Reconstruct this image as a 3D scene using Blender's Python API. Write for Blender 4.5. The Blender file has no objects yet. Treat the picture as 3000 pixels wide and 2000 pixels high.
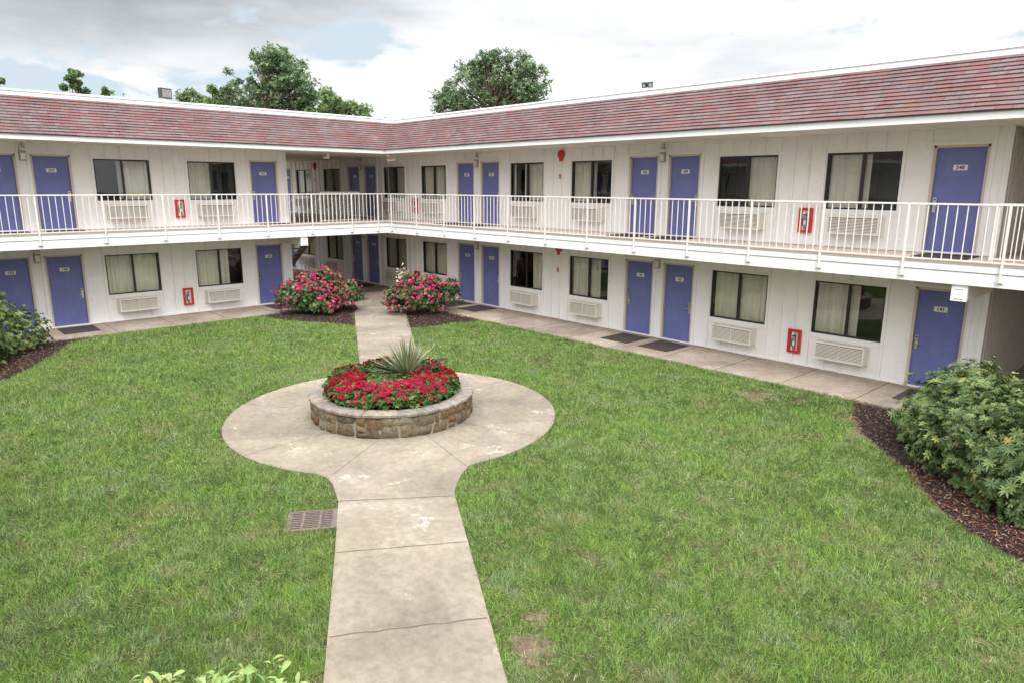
import bpy, math, random
import numpy as np
from mathutils import Matrix, Vector
rng = np.random.default_rng(7); random.seed(7)
D = bpy.data; SC = bpy.context.scene; COL = SC.collection
R = math.radians
# ------------------------------------------------------------------ node helpers
class NT:
    def __init__(s, name):
        s.m = D.materials.new(name); s.m.use_nodes = True; s.t = s.m.node_tree; s.t.nodes.clear()
        s.out = s.n('ShaderNodeOutputMaterial')
    def n(s, kind, **kw):
        nd = s.t.nodes.new(kind)
        for k, v in kw.items():
            if k.startswith('i_'): nd.inputs[k[2:].replace('_', ' ')].default_value = v
            elif k.startswith('x'): nd.inputs[int(k[1:])].default_value = v
            else: setattr(nd, k, v)
        return nd
    def l(s, a, b): s.t.links.new(a, b); return a
    def pos(s, scale=1.0, vec=None):
        g = s.n('ShaderNodeNewGeometry')
        m = s.n('ShaderNodeVectorMath', operation='MULTIPLY'); s.l(g.outputs['Position'], m.inputs[0])
        m.inputs[1].default_value = vec or (scale,)*3
        return m.outputs[0]
    def noise(s, scale=1, detail=3, rough=.6, vec=None, dist=0):
        nd = s.n('ShaderNodeTexNoise'); nd.inputs['Scale'].default_value = 1
        nd.inputs['Detail'].default_value = detail; nd.inputs['Roughness'].default_value = rough
        nd.inputs['Distortion'].default_value = dist
        s.l(s.pos(scale, vec), nd.inputs['Vector']); return nd.outputs['Fac']
    def ramp(s, fac, stops, interp='LINEAR'):
        r = s.n('ShaderNodeValToRGB'); r.color_ramp.interpolation = interp
        e = r.color_ramp.elements
        while len(e) < len(stops): e.new(.5)
        for q, (p, c) in zip(e, stops):
            q.position = p; q.color = (*c, 1) if len(c) == 3 else c
        s.l(fac, r.inputs[0]); return r.outputs[0]
    def mix(s, f, a, b, bt='MIX'):
        m = s.n('ShaderNodeMix', data_type='RGBA', blend_type=bt)
        for sk, v in ((m.inputs[0], f), (m.inputs[6], a), (m.inputs[7], b)):
            if isinstance(v, bpy.types.NodeSocket): s.l(v, sk)
            elif isinstance(v, (int, float)): sk.default_value = v
            else: sk.default_value = (*v, 1)
        return m.outputs[2]
    def math(s, op, a, b=0, c=0):
        m = s.n('ShaderNodeMath', operation=op)
        for i, v in enumerate((a, b, c)):
            if isinstance(v, bpy.types.NodeSocket): s.l(v, m.inputs[i])
            else: m.inputs[i].default_value = v
        return m.outputs[0]
    def attr(s, name):
        a = s.n('ShaderNodeAttribute'); a.attribute_name = name; return a.outputs['Fac']
    def bsdf(s, col, rough=.8, spec=.3, bump=None, bs=.3, bd=.01, metal=0, trans=0):
        b = s.n('ShaderNodeBsdfPrincipled')
        for sk, v in ((b.inputs['Base Color'], col), (b.inputs['Roughness'], rough)):
            if isinstance(v, bpy.types.NodeSocket): s.l(v, sk)
            elif isinstance(v, (int, float)): sk.default_value = v
            else: sk.default_value = (*v, 1)
        b.inputs['Specular IOR Level'].default_value = spec; b.inputs['Metallic'].default_value = metal
        if bump is not None:
            n = s.n('ShaderNodeBump'); n.inputs['Strength'].default_value = bs; n.inputs['Distance'].default_value = bd
            s.l(bump, n.inputs['Height']); s.l(n.outputs[0], b.inputs['Normal'])
        o = b.outputs[0]
        if trans:
            t = s.n('ShaderNodeBsdfTranslucent')
            if isinstance(col, bpy.types.NodeSocket): s.l(col, t.inputs[0])
            else: t.inputs[0].default_value = (*col, 1)
            mx = s.n('ShaderNodeMixShader'); mx.inputs[0].default_value = trans
            s.l(o, mx.inputs[1]); s.l(t.outputs[0], mx.inputs[2]); o = mx.outputs[0]
        s.l(o, s.out.inputs[0]); return s.m
def simple(name, c, rough=.6, spec=.3, metal=0, var=.08, sc=3):
    t = NT(name); f = t.noise(sc, 4)
    col = t.ramp(f, [(.3, tuple(x*(1-var) for x in c)), (.7, tuple(min(1, x*(1+var)) for x in c))])
    return t.bsdf(col, rough, spec, metal=metal)
M = {}
# painted board siding with faint weathering: streaks running down and grime speckles
def paint(name, c, dirt=(.42, .37, .31), amt=.35):
    t = NT(name)
    st = t.noise(vec=(5, 5, .55), detail=5); sp = t.noise(14, 4)
    base = t.ramp(t.noise(.9, 3), [(.35, tuple(x*.955 for x in c)), (.65, c)])
    f = t.ramp(t.math('MULTIPLY', st, sp), [(.30, (0, 0, 0)), (.48, (1, 1, 1))])
    col = t.mix(t.math('MULTIPLY', f, amt), base, dirt)
    return t.bsdf(col, .55, .35, bump=t.noise(vec=(60, 60, 6), detail=3), bs=.12, bd=.004)
M['wall'] = paint('white_siding_paint', (.85, .838, .825), amt=.3)
M['trim'] = paint('white_trim_paint', (.81, .80, .79), amt=.25)
M['fascia'] = paint('white_fascia_paint', (.745, .75, .75), amt=.3)
M['taupe'] = paint('taupe_corrugated_siding', (.20, .165, .145)); M['taupe2'] = paint('taupe_siding_ribs', (.50, .45, .41))  # breezeway shade put into the siding colour, ribs kept lighter
M['soffit'] = paint('soffit_paint', (.70, .65, .59), amt=.35)
M['jamb'] = paint('beige_door_frame_paint', (.60, .50, .43), (.30, .24, .2), .4)
M['deck'] = paint('deck_coating', (.50, .41, .36), (.28, .22, .19), .6)
M['rail'] = paint('white_metal_rail_paint', (.70, .665, .63), (.45, .25, .17), .2)
t = NT('blue_door_paint')
col = t.ramp(t.noise(1.3, 4), [(.3, (.128, .145, .365)), (.7, (.152, .170, .405))])
sc_ = t.ramp(t.math('MULTIPLY', t.noise(vec=(7, 7, 2.2), detail=6), t.noise(2.1, 3)), [(.27, (0, 0, 0)), (.36, (1, 1, 1))]); col = t.mix(t.math('MULTIPLY', sc_, .28), col, (.22, .23, .40))
M['door'] = t.bsdf(col, .42, .4, bump=t.noise(vec=(40, 40, 3)), bs=.06, bd=.003)
M['black'] = simple('black_window_metal', (.018, .018, .02), .4, .5)
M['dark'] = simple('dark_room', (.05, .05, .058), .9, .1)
M['gap'] = simple('shadow_gap_metal', (.035, .03, .028), .7, .2)
M['ac'] = paint('air_conditioner_plastic', (.76, .72, .65), (.35, .3, .24), .25)
M['red'] = simple('red_enamel', (.55, .018, .02), .35, .5)
M['redsign'] = simple('red_sign_letters', (.6, .05, .04), .5)
M['plate'] = simple('white_number_plate', (.78, .75, .72), .5)
M['ink'] = simple('black_ink', (.02, .02, .02), .6)
M['chrome'] = simple('satin_metal', (.62, .6, .56), .35, .5, 1)
M['lampbody'] = paint('wall_lamp_paint', (.40, .36, .28), (.2, .17, .13), .3)
M['lampglass'] = simple('pale_lamp_lens', (.72, .72, .68), .25, .5)
M['greymetal'] = simple('grey_metal', (.24, .235, .23), .5, .4, .4)
M['darkmetal'] = simple('dark_green_metal', (.035, .045, .045), .5, .4)
t = NT('doormat_rubber')
M['mat'] = t.bsdf(t.ramp(t.noise(60, 2), [(.3, (.028, .025, .024)), (.7, (.085, .075, .068))]), .9, .2, bump=t.noise(150, 2), bs=.8, bd=.004)
# glass
t = NT('window_glass')
fr = t.n('ShaderNodeFresnel'); fr.inputs[0].default_value = 1.75
wv = t.n('ShaderNodeBump'); wv.inputs['Strength'].default_value = .05; wv.inputs['Distance'].default_value = .02
t.l(t.noise(2.5, 1), wv.inputs['Height'])
g = t.n('ShaderNodeBsdfGlossy'); g.inputs['Roughness'].default_value = .01; g.inputs[0].default_value = (.92, .95, .97, 1)
t.l(wv.outputs[0], g.inputs['Normal'])
tr = t.n('ShaderNodeBsdfTransparent'); tr.inputs[0].default_value = (.98, .98, .97, 1)
mx = t.n('ShaderNodeMixShader'); t.l(fr.outputs[0], mx.inputs[0]); t.l(tr.outputs[0], mx.inputs[1]); t.l(g.outputs[0], mx.inputs[2])
t.l(mx.outputs[0], t.out.inputs[0]); M['glass'] = t.m
t = NT('cream_curtain')
M['curtain'] = t.bsdf(t.ramp(t.noise(vec=(9, 9, .7)), [(.3, (.84, .81, .69)), (.7, (.93, .90, .80))]), .9, .1)
# concrete
def concrete(name, a, b, c, slab=None):
    t = NT(name)
    f1 = t.noise(.75, 6, .65, dist=.4); f2 = t.noise(9, 5, .7); f3 = t.noise(2.1, 5, .62, dist=.8)
    col = t.ramp(f1, [(.34, a), (.5, b), (.66, c)])
    st = t.ramp(f3, [(.56, (0, 0, 0)), (.74, (1, 1, 1))])
    col = t.mix(t.math('MULTIPLY', st, .28), col, (.13, .11, .092))
    pale = t.ramp(t.noise(1.5, 7, .75), [(.58, (0, 0, 0)), (.66, (1, 1, 1))])
    pale = t.math('MULTIPLY', pale, t.ramp(f2, [(.42, (0, 0, 0)), (.6, (1, 1, 1))]))
    col = t.mix(t.math('MULTIPLY', pale, .5), col, (.62, .58, .50))
    col = t.mix(.55, col, t.ramp(f2, [(.25, (.30, .30, .30)), (.75, (.72, .72, .72))]), 'OVERLAY')
    if slab:
        g_s = t.n('ShaderNodeNewGeometry'); dp = t.n('ShaderNodeVectorMath', operation='DOT_PRODUCT'); t.l(g_s.outputs['Position'], dp.inputs[0]); dp.inputs[1].default_value = slab[0]
        w_n = t.n('ShaderNodeTexWhiteNoise', noise_dimensions='1D'); t.l(t.math('FLOOR', t.math('ADD', dp.outputs['Value'], slab[1])), w_n.inputs['W'])
        col = t.mix(.6, col, t.ramp(w_n.outputs['Value'], [(0, (.40, .40, .41)), (1, (.58, .575, .56))]), 'OVERLAY')
    # small pits and gum spots
    v = t.n('ShaderNodeTexVoronoi'); v.inputs['Scale'].default_value = 1; t.l(t.pos(1.15), v.inputs['Vector'])
    spot = t.ramp(v.outputs['Distance'], [(.0, (1, 1, 1)), (.022, (1, 1, 1)), (.03, (0, 0, 0))])
    col = t.mix(t.math('MULTIPLY', spot, .7), col, (.08, .07, .06))
    return t.bsdf(col, .9, .2, bump=t.noise(45, 5, .7), bs=.35, bd=.006)
M['conc'] = concrete('garden_path_concrete', (.160, .139, .113), (.207, .178, .138), (.255, .222, .174), ((.854/1.37, -.52/1.37, 0), .70))
M['walk'] = concrete('walkway_concrete', (.20, .165, .137), (.285, .232, .188), (.34, .29, .238), ((1/1.54, 1/1.54, 0), .07))
M['joint'] = simple('path_joint_dirt', (.115, .10, .082), 1, 0)
t = NT('lawn_soil')
M['soil'] = t.bsdf(t.ramp(t.noise(3.2, 6, .7), [(.3, (.030, .048, .014)), (.52, (.060, .068, .028)), (.68, (.15, .12, .07))]), 1, 0, bump=t.noise(25, 5), bs=.8, bd=.02)
t = NT('bark_mulch')
col = t.ramp(t.noise(38, 5, .75), [(.3, (.010, .009, .009)), (.5, (.036, .027, .026)), (.72, (.10, .070, .058))])
M['mulch'] = t.bsdf(col, .95, .1, bump=t.noise(30, 6, .8), bs=1, bd=.05)
t = NT('mulch_chips'); r_ = t.attr('rnd')
M['chips'] = t.bsdf(t.ramp(r_, [(0, (.02, .014, .015)), (.55, (.07, .042, .038)), (.8, (.15, .09, .07)), (1, (.26, .15, .1))]), .9, .1)
t = NT('fallen_leaves'); r_ = t.attr('rnd')
M['fallen'] = t.bsdf(t.ramp(r_, [(0, (.09, .028, .02)), (.4, (.18, .05, .028)), (.8, (.24, .10, .05)), (1, (.32, .22, .10))]), .8, .2, trans=.15)
# grass blades: colour patches over the lawn (species and dry spots), jitter per blade
t = NT('grass_blades'); r_ = t.attr('rnd')
p1 = t.noise(.42, 4, .6, dist=.5); p2 = t.noise(2.4, 4, .65); p3 = t.noise(.85, 6, .7)
p4 = t.noise(5.5, 4, .65, dist=1.2); f = t.math('ADD', t.math('MULTIPLY', p1, .40), t.math('ADD', t.math('MULTIPLY', p2, .30), t.math('MULTIPLY', p4, .30))); f = t.math('MULTIPLY_ADD', t.math('SUBTRACT', f, .5), 2.1, .5)
c1 = t.ramp(f, [(.26, (.034, .115, .010)), (.38, (.074, .190, .014)), (.50, (.150, .315, .030)), (.60, (.240, .400, .075)), (.72, (.380, .500, .200))])
hu = t.noise(1.05, 5, .6, vec=(1.05, 1.05, 1), dist=.9); hv = t.noise(vec=(1.7, 1.7, 1.), detail=5, dist=.6)
c1 = t.mix(t.ramp(hu, [(.49, (0, 0, 0)), (.60, (.95, .95, .95))]), c1, (.205, .420, .020))
c1 = t.mix(t.ramp(hv, [(.53, (0, 0, 0)), (.64, (.95, .95, .95))]), c1, (.270, .370, .200))
c1 = t.mix(t.ramp(hv, [(.36, (.85, .85, .85)), (.46, (0, 0, 0))]), c1, (.035, .130, .016))
c2 = t.mix(t.math('MULTIPLY', r_, .8), t.mix(.72, c1, (.016, .050, .008)), t.mix(.52, c1, (.58, .72, .26)))
dry = t.ramp(t.math('MULTIPLY', p3, t.math('ADD', p2, .55)), [(.585, (0, 0, 0)), (.70, (1, 1, 1))])
dry = t.math('MULTIPLY', dry, t.ramp(r_, [(.25, (.15, .15, .15)), (.7, (1, 1, 1))]))
c3 = t.mix(t.math('MULTIPLY', dry, .6), c2, (.34, .26, .13))
straw = t.math('GREATER_THAN', r_, .94)
c3 = t.mix(t.math('MULTIPLY', straw, .8), c3, (.38, .34, .20))
M['grass'] = t.bsdf(c3, .65, .25, trans=.3)
def leafmat(name, stops, rough=.5, spec=.4, trans=.22, big=None):
    t = NT(name); c = t.ramp(t.attr('rnd'), stops)
    if big: c = t.mix(t.ramp(t.noise(big[0], 3), [(.4, (0, 0, 0)), (.65, (1, 1, 1))]), c, t.mix(.5, c, big[1]))
    return t.bsdf(c, rough, spec, trans=trans)
M['rhodo'] = leafmat('rhododendron_leaves', [(0, (.028, .055, .014)), (.5, (.095, .140, .040)), (.86, (.21, .26, .085)), (.93, (.28, .31, .09)), (1, (.36, .25, .07))], .5, .3, .2, (1.3, (.12, .19, .07)))
M['roseleaf'] = leafmat('rose_leaves', [(0, (.03, .065, .022)), (.6, (.075, .145, .042)), (.88, (.16, .22, .08)), (1, (.33, .27, .15))], .6, .25)
M['pink'] = leafmat('pink_petals', [(0, (.40, .010, .115)), (.45, (.62, .020, .195)), (.70, (.60, .035, .120)), (.88, (.60, .12, .17)), (.96, (.62, .26, .25)), (1, (.55, .42, .30))], .7, .1, .2)
M['redpet'] = leafmat('red_petals', [(0, (.13, .003, .010)), (.45, (.27, .005, .018)), (.8, (.33, .007, .05)), (1, (.32, .03, .015))], .7, .08, .15)
M['cream'] = leafmat('cream_flowers', [(0, (.62, .58, .38)), (1, (.8, .76, .58))], .7, .2, .25)
M['bedleaf'] = leafmat('bedding_leaves', [(0, (.020, .055, .014)), (.6, (.055, .120, .026)), (1, (.15, .23, .055))], .6, .25)
M['yucca'] = leafmat('yucca_blades', [(0, (.07, .11, .05)), (.35, (.17, .205, .10)), (.7, (.32, .32, .17)), (1, (.46, .38, .22))], .5, .4, .15)
M['hosta'] = leafmat('pale_broad_leaves', [(0, (.13, .26, .06)), (.5, (.24, .40, .12)), (.8, (.40, .48, .17)), (1, (.42, .36, .12))], .5, .4, .3, (4, (.5, .5, .2)))
M['tree'] = leafmat('tree_leaves', [(0, (.06, .115, .058)), (.5, (.125, .190, .090)), (1, (.24, .30, .15))], .6, .3, .3)
M['tree2'] = leafmat('light_tree_leaves', [(0, (.06, .115, .045)), (.5, (.125, .195, .065)), (1, (.23, .31, .11))], .6, .3, .3)
M['bark'] = simple('bark', (.11, .085, .065), .95, .1, 0, .3, 8)
t = NT('planter_stone'); r_ = t.attr('rnd')
c = t.ramp(r_, [(0, (.115, .095, .065)), (.16, (.19, .125, .065)), (.3, (.165, .14, .10)), (.44, (.23, .19, .125)), (.56, (.17, .095, .055)), (.68, (.145, .12, .09)), (.8, (.25, .22, .16)), (.9, (.16, .13, .085)), (1, (.20, .145, .08))])
n1 = t.noise(13, 6, .75, dist=.8)
c = t.mix(t.ramp(t.noise(7, 5, .7, dist=1.5), [(.50, (0, 0, 0)), (.66, (.7, .7, .7))]), c, (.17, .085, .035)); c = t.mix(.95, c, t.ramp(n1, [(.30, (.12, .12, .11)), (.52, (.45, .44, .42)), (.72, (.80, .77, .70))]), 'OVERLAY'); c = t.mix(1., c, (.82, .82, .82), 'MULTIPLY')
M['stone'] = t.bsdf(c, .85, .25, bump=n1, bs=.7, bd=.02)
t = NT('planter_cap_stone'); r_ = t.attr('rnd')
c = t.ramp(r_, [(0, (.20, .175, .15)), (.4, (.27, .235, .20)), (.7, (.19, .185, .175)), (1, (.30, .25, .21))])
n1 = t.noise(11, 6, .7, dist=.6)
c = t.mix(.7, c, t.ramp(n1, [(.30, (.16, .155, .15)), (.5, (.5, .49, .47)), (.70, (.82, .80, .76))]), 'OVERLAY'); c = t.mix(1., c, (.84, .83, .82), 'MULTIPLY')
M['cap'] = t.bsdf(c, .85, .25, bump=n1, bs=.5, bd=.015)
t = NT('mortar'); M['mortar'] = t.bsdf(t.ramp(t.noise(20, 4), [(.3, (.17, .145, .11)), (.7, (.27, .235, .18))]), .95, .1, bump=t.noise(50), bs=.5, bd=.01)
t = NT('rusty_grate'); M['grate'] = t.bsdf(t.ramp(t.noise(18, 5), [(.3, (.085, .062, .058)), (.7, (.17, .13, .115))]), .8, .3)
# shingles (one per wing because the courses run along X or along Y)
def shingle(name, axis):
    t = NT(name); g = t.n('ShaderNodeNewGeometry'); sp = t.n('ShaderNodeSeparateXYZ'); t.l(g.outputs['Position'], sp.inputs[0])
    s_ = sp.outputs[axis]; crs = t.math('FLOOR', t.math('MULTIPLY', t.math('SUBTRACT', sp.outputs['Z'], 5.2885), 13/1.045))
    wn = t.n('ShaderNodeTexWhiteNoise', noise_dimensions='1D'); t.l(crs, wn.inputs['W'])
    def tabs(w, k):
        u = t.math('ADD', t.math('DIVIDE', s_, w), t.math('MULTIPLY', wn.outputs['Value'], 7.3+k))
        cv = t.n('ShaderNodeCombineXYZ'); t.l(t.math('FLOOR', u), cv.inputs[0]); t.l(crs, cv.inputs[1]); cv.inputs[2].default_value = k
        w2 = t.n('ShaderNodeTexWhiteNoise', noise_dimensions='3D'); t.l(cv.outputs[0], w2.inputs['Vector'])
        return w2.outputs['Value'], t.math('FRACT', u)
    v1, fr1 = tabs(.23, 1.); v2, fr2 = tabs(.40, 5.)
    pal = [(0, (.195, .080, .075)), (.16, (.170, .140, .150)), (.32, (.215, .110, .085)), (.44, (.185, .105, .115)), (.56, (.185, .155, .162)), (.70, (.215, .075, .080)), (.80, (.125, .085, .095)), (.90, (.215, .185, .205))]
    a = t.ramp(v1, pal, 'CONSTANT'); b = t.ramp(v2, pal, 'CONSTANT')
    pick = t.math('GREATER_THAN', t.math('FRACT', t.math('ADD', v1, v2)), .5)
    c = t.mix(pick, a, b)
    c = t.mix(.60, c, (.165, .112, .116)); c = t.mix(1., c, (.87, .86, .84), 'MULTIPLY')
    c = t.mix(.5, c, t.ramp(t.noise(vec=(30, 30, 30), detail=3), [(.3, (.36, .36, .36)), (.7, (.64, .64, .64))]), 'OVERLAY')
    c = t.mix(.5, c, t.ramp(t.noise(.7, 4), [(.3, (.42, .42, .42)), (.7, (.58, .58, .58))]), 'OVERLAY')
    gapf = t.math('MULTIPLY', t.math('LESS_THAN', fr1, .06), t.math('GREATER_THAN', v1, .45))
    c = t.mix(t.math('MULTIPLY', gapf, .55), c, (.05, .03, .03))
    return t.bsdf(c, .95, .1, bump=t.noise(70, 3), bs=.4, bd=.005)
M['shR'] = shingle('roof_shingles_right', 'X'); M['shL'] = shingle('roof_shingles_left', 'Y')
# ------------------------------------------------------------------ objects
def tag(o, label=None, cat=None, group=None, kind=None):
    if label: o['label'] = label
    if cat: o['category'] = cat
    if group: o['group'] = group
    if kind: o['kind'] = kind
    return o
def empty(name, loc=(0, 0, 0), rz=0, label=None, cat=None, group=None):
    o = D.objects.new(name, None); COL.objects.link(o); o.location = loc; o.rotation_euler = (0, 0, rz)
    o.empty_display_size = .1
    return tag(o, label, cat, group)
class MB:
    def __init__(s): s.v = []; s.f = []; s.m = []
    def quad(s, a, b, c, d, m=0):
        i = len(s.v); s.v += [a, b, c, d]; s.f.append((i, i+1, i+2, i+3)); s.m.append(m)
    def box(s, x0, x1, y0, y1, z0, z1, m=0):
        if x0 > x1: x0, x1 = x1, x0
        if y0 > y1: y0, y1 = y1, y0
        i = len(s.v)
        s.v += [(x, y, z) for z in (z0, z1) for x, y in ((x0, y0), (x1, y0), (x1, y1), (x0, y1))]
        for q in ((0, 3, 2, 1), (4, 5, 6, 7), (0, 1, 5, 4), (1, 2, 6, 5), (2, 3, 7, 6), (3, 0, 4, 7)):
            s.f.append(tuple(i+k for k in q)); s.m.append(m)
        return s
    def bar(s, a, b, w, h=None, m=0, up=(0, 0, 1)):
        a = Vector(a); b = Vector(b); d = (b-a).normalized(); u = Vector(up)
        if abs(d.dot(u)) > .95: u = Vector((1, 0, 0))
        r = d.cross(u).normalized(); u = r.cross(d); h = h or w; i = len(s.v)
        for p in (a, b):
            for x, y in ((-1, -1), (1, -1), (1, 1), (-1, 1)): s.v.append(tuple(p+r*x*w/2+u*y*h/2))
        for q in ((0, 3, 2, 1), (4, 5, 6, 7), (0, 1, 5, 4), (1, 2, 6, 5), (2, 3, 7, 6), (3, 0, 4, 7)):
            s.f.append(tuple(i+k for k in q)); s.m.append(m)
    def tube(s, pts, rad, seg=8, m=0, cap=True):
        pts = [Vector(p) for p in pts]; rads = rad if hasattr(rad, '__len__') else [rad]*len(pts); i0 = len(s.v)
        for k, p in enumerate(pts):
            d = (pts[min(k+1, len(pts)-1)]-pts[max(k-1, 0)]).normalized()
            u = Vector((0, 0, 1)) if abs(d.z) < .9 else Vector((1, 0, 0)); r = d.cross(u).normalized(); u = r.cross(d)
            for j in range(seg):
                a = 2*math.pi*j/seg; s.v.append(tuple(p+(r*math.cos(a)+u*math.sin(a))*rads[k]))
        for k in range(len(pts)-1):
            for j in range(seg):
                a = i0+k*seg+j; b = i0+k*seg+(j+1) % seg
                s.f.append((a, b, b+seg, a+seg)); s.m.append(m)
        if cap:
            s.f.append(tuple(i0+j for j in reversed(range(seg)))); s.m.append(m)
            s.f.append(tuple(i0+(len(pts)-1)*seg+j for j in range(seg))); s.m.append(m)
    def poly(s, pts, z0, z1, m=0):   # extruded outline, counter-clockwise
        i = len(s.v); n = len(pts)
        s.v += [(p[0], p[1], z0) for p in pts]+[(p[0], p[1], z1) for p in pts]
        s.f.append(tuple(i+n+k for k in range(n))); s.m.append(m)
        for k in range(n):
            j = (k+1) % n; s.f.append((i+k, i+j, i+n+j, i+n+k)); s.m.append(m)
    def mesh(s, name, mats):
        me = D.meshes.new(name); me.from_pydata(s.v, [], s.f)
        for m in mats: me.materials.append(m)
        me.polygons.foreach_set('material_index', s.m); me.update(); return me
    def build(s, name, mats, parent=None, loc=(0, 0, 0), rz=0):
        if not isinstance(mats, (list, tuple)): mats = [mats]
        o = D.objects.new(name, s.mesh(name, mats)); COL.objects.link(o)
        o.parent = parent; o.location = loc; o.rotation_euler = (0, 0, rz); return o
def smooth(o): o.data.polygons.foreach_set('use_smooth', [True]*len(o.data.polygons)); return o
def inst(me, name, parent=None, loc=(0, 0, 0), rz=0):
    o = D.objects.new(name, me); COL.objects.link(o); o.parent = parent; o.location = loc; o.rotation_euler = (0, 0, rz); return o
def copy_tree(o, parent=None):
    c = o.copy(); COL.objects.link(c); c.parent = parent
    for ch in list(o.children): copy_tree(ch, c)
    return c
# numpy scatter: bake many transformed copies of a quad template into one mesh
def bake(name, tmpl, quads, locs, mats3, scale, rnd, mat, parent=None, z_scale=None):
    T = np.asarray(tmpl, float); Q = np.asarray(quads, np.int32); n = len(locs)
    S = np.asarray(scale, float)
    V = T[None]*(S[:, None, None] if S.ndim == 1 else S[:, None, :])
    V = np.einsum('nij,nkj->nki', mats3, V)+np.asarray(locs)[:, None, :]
    F = (Q[None]+(np.arange(n)*len(T))[:, None, None]).reshape(-1, 4)
    me = D.meshes.new(name); me.vertices.add(n*len(T)); me.vertices.foreach_set('co', V.reshape(-1).astype(np.float32))
    me.loops.add(F.size); me.loops.foreach_set('vertex_index', F.reshape(-1).astype(np.int32))
    me.polygons.add(len(F)); me.polygons.foreach_set('loop_start', np.arange(0, F.size, 4, dtype=np.int32))
    a = me.attributes.new('rnd', 'FLOAT', 'FACE'); a.data.foreach_set('value', np.repeat(rnd, len(Q)).astype(np.float32))
    me.materials.append(mat); me.update(calc_edges=True); me.validate()
    o = D.objects.new(name, me); COL.objects.link(o); o.parent = parent; return o
def frames(axis, spin=None):     # rotation matrices whose local Z points along axis
    z = axis/np.linalg.norm(axis, axis=1, keepdims=True); n = len(z)
    ref = np.where(np.abs(z[:, 2:3]) < .9, np.array([[0, 0, 1.]]), np.array([[1., 0, 0]]))
    x = np.cross(ref, z); x /= np.linalg.norm(x, axis=1, keepdims=True); y = np.cross(z, x)
    a = rng.uniform(0, 2*np.pi, n) if spin is None else spin
    c, s_ = np.cos(a)[:, None], np.sin(a)[:, None]
    return np.stack([x*c+y*s_, -x*s_+y*c, z], axis=2)
def leaf_tmpl(L, W, fold=.15, droop=.2):
    return [(-W*.35, 0, 0), (W*.35, 0, 0), (W*.5, L*.55, fold*L), (-W*.5, L*.55, fold*L), (W*.12, L, fold*L-droop*L), (-W*.12, L, fold*L-droop*L)], [(0, 1, 2, 3), (3, 2, 4, 5)]
def rosette(nl, L, W, up=.45, droop=.35):
    V = []; Q = []
    for k in range(nl):
        a = 2*math.pi*k/nl+random.uniform(-.2, .2); e = up*random.uniform(.6, 1.4); l = L*random.uniform(.8, 1.15)
        tv, tq = leaf_tmpl(l, W, 0, 0)
        for p in tv:
            y = p[1]; zz = y*math.sin(e)-droop*y*y/L; yy = y*math.cos(e)
            V.append((p[0]*math.cos(a)-yy*math.sin(a), p[0]*math.sin(a)+yy*math.cos(a), zz))
        Q += [tuple(i+6*k for i in q) for q in tq]
    return V, Q
PI2 = math.pi/2
WR = 'R'; WL = 'L'
def rz_of(w): return 0 if w == 'R' else PI2
def loc_of(w, s, n, z): return (s, -n, z) if w == 'R' else (n, s, z)   # n = metres out from the wall into the court
H2 = 2.78
# ------------------------------------------------------------------ the motel building
B = empty('motel_building', label='two-storey white motel with blue doors and red shingle mansard roof around the courtyard', cat='building')
# openings: doors (s, number lower, number upper, handle side), windows (s, curtain spans lower, upper)
DW, DH = .86, 2.03
doorsR = [(18.73, '141', '248', 'l'), (12.53, '142', '249', 'r'), (11.25, '143', '250', 'l'), (4.95, '144', '251', 'r'), (3.645, '145', '252', 'l'),
          (-2.58, '146', '253', 'r'), (-3.88, '147', '', 'l'), (-10.23, '', '', 'r')]
doorsL = [(-5.89, '148', '254', 'l'), (-11.99, '149', '255', 'r'), (-13.28, '150', '256', 'l'), (-19.6, '', '', 'r'), (-20.9, '', '', 'l')]
full = [(.03, .97)]
winsR = [(16.60, 1.52, [(.03, .63)], [(.03, .585)]), (13.96, 1.51, full, [(.50, .97)]), (9.06, 1.52, [(.03, .74)], [(.03, .57)]),
         (6.385, 1.51, [(.62, .97)], [(.03, .08), (.36, .97)]), (1.45, 1.51, full, [(.03, .82)]), (-1.12, 1.48, full, [(.04, .13), (.52, .97)]),
         (-6.07, 1.49, full, full), (-8.76, 1.5, full, full)]
winsL = [(-7.91, 1.48, [(.03, .73)], [(.03, .50)]), (-10.515, 1.5, full, [(.42, .97)]), (-15.9, 1.5, full, [(.4, .97)]), (-18.5, 1.5, full, full), (-23.5, 1.5, full, full), (-26.1, 1.5, full, full)]
WZ0, WZ1 = .807, 1.998
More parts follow.
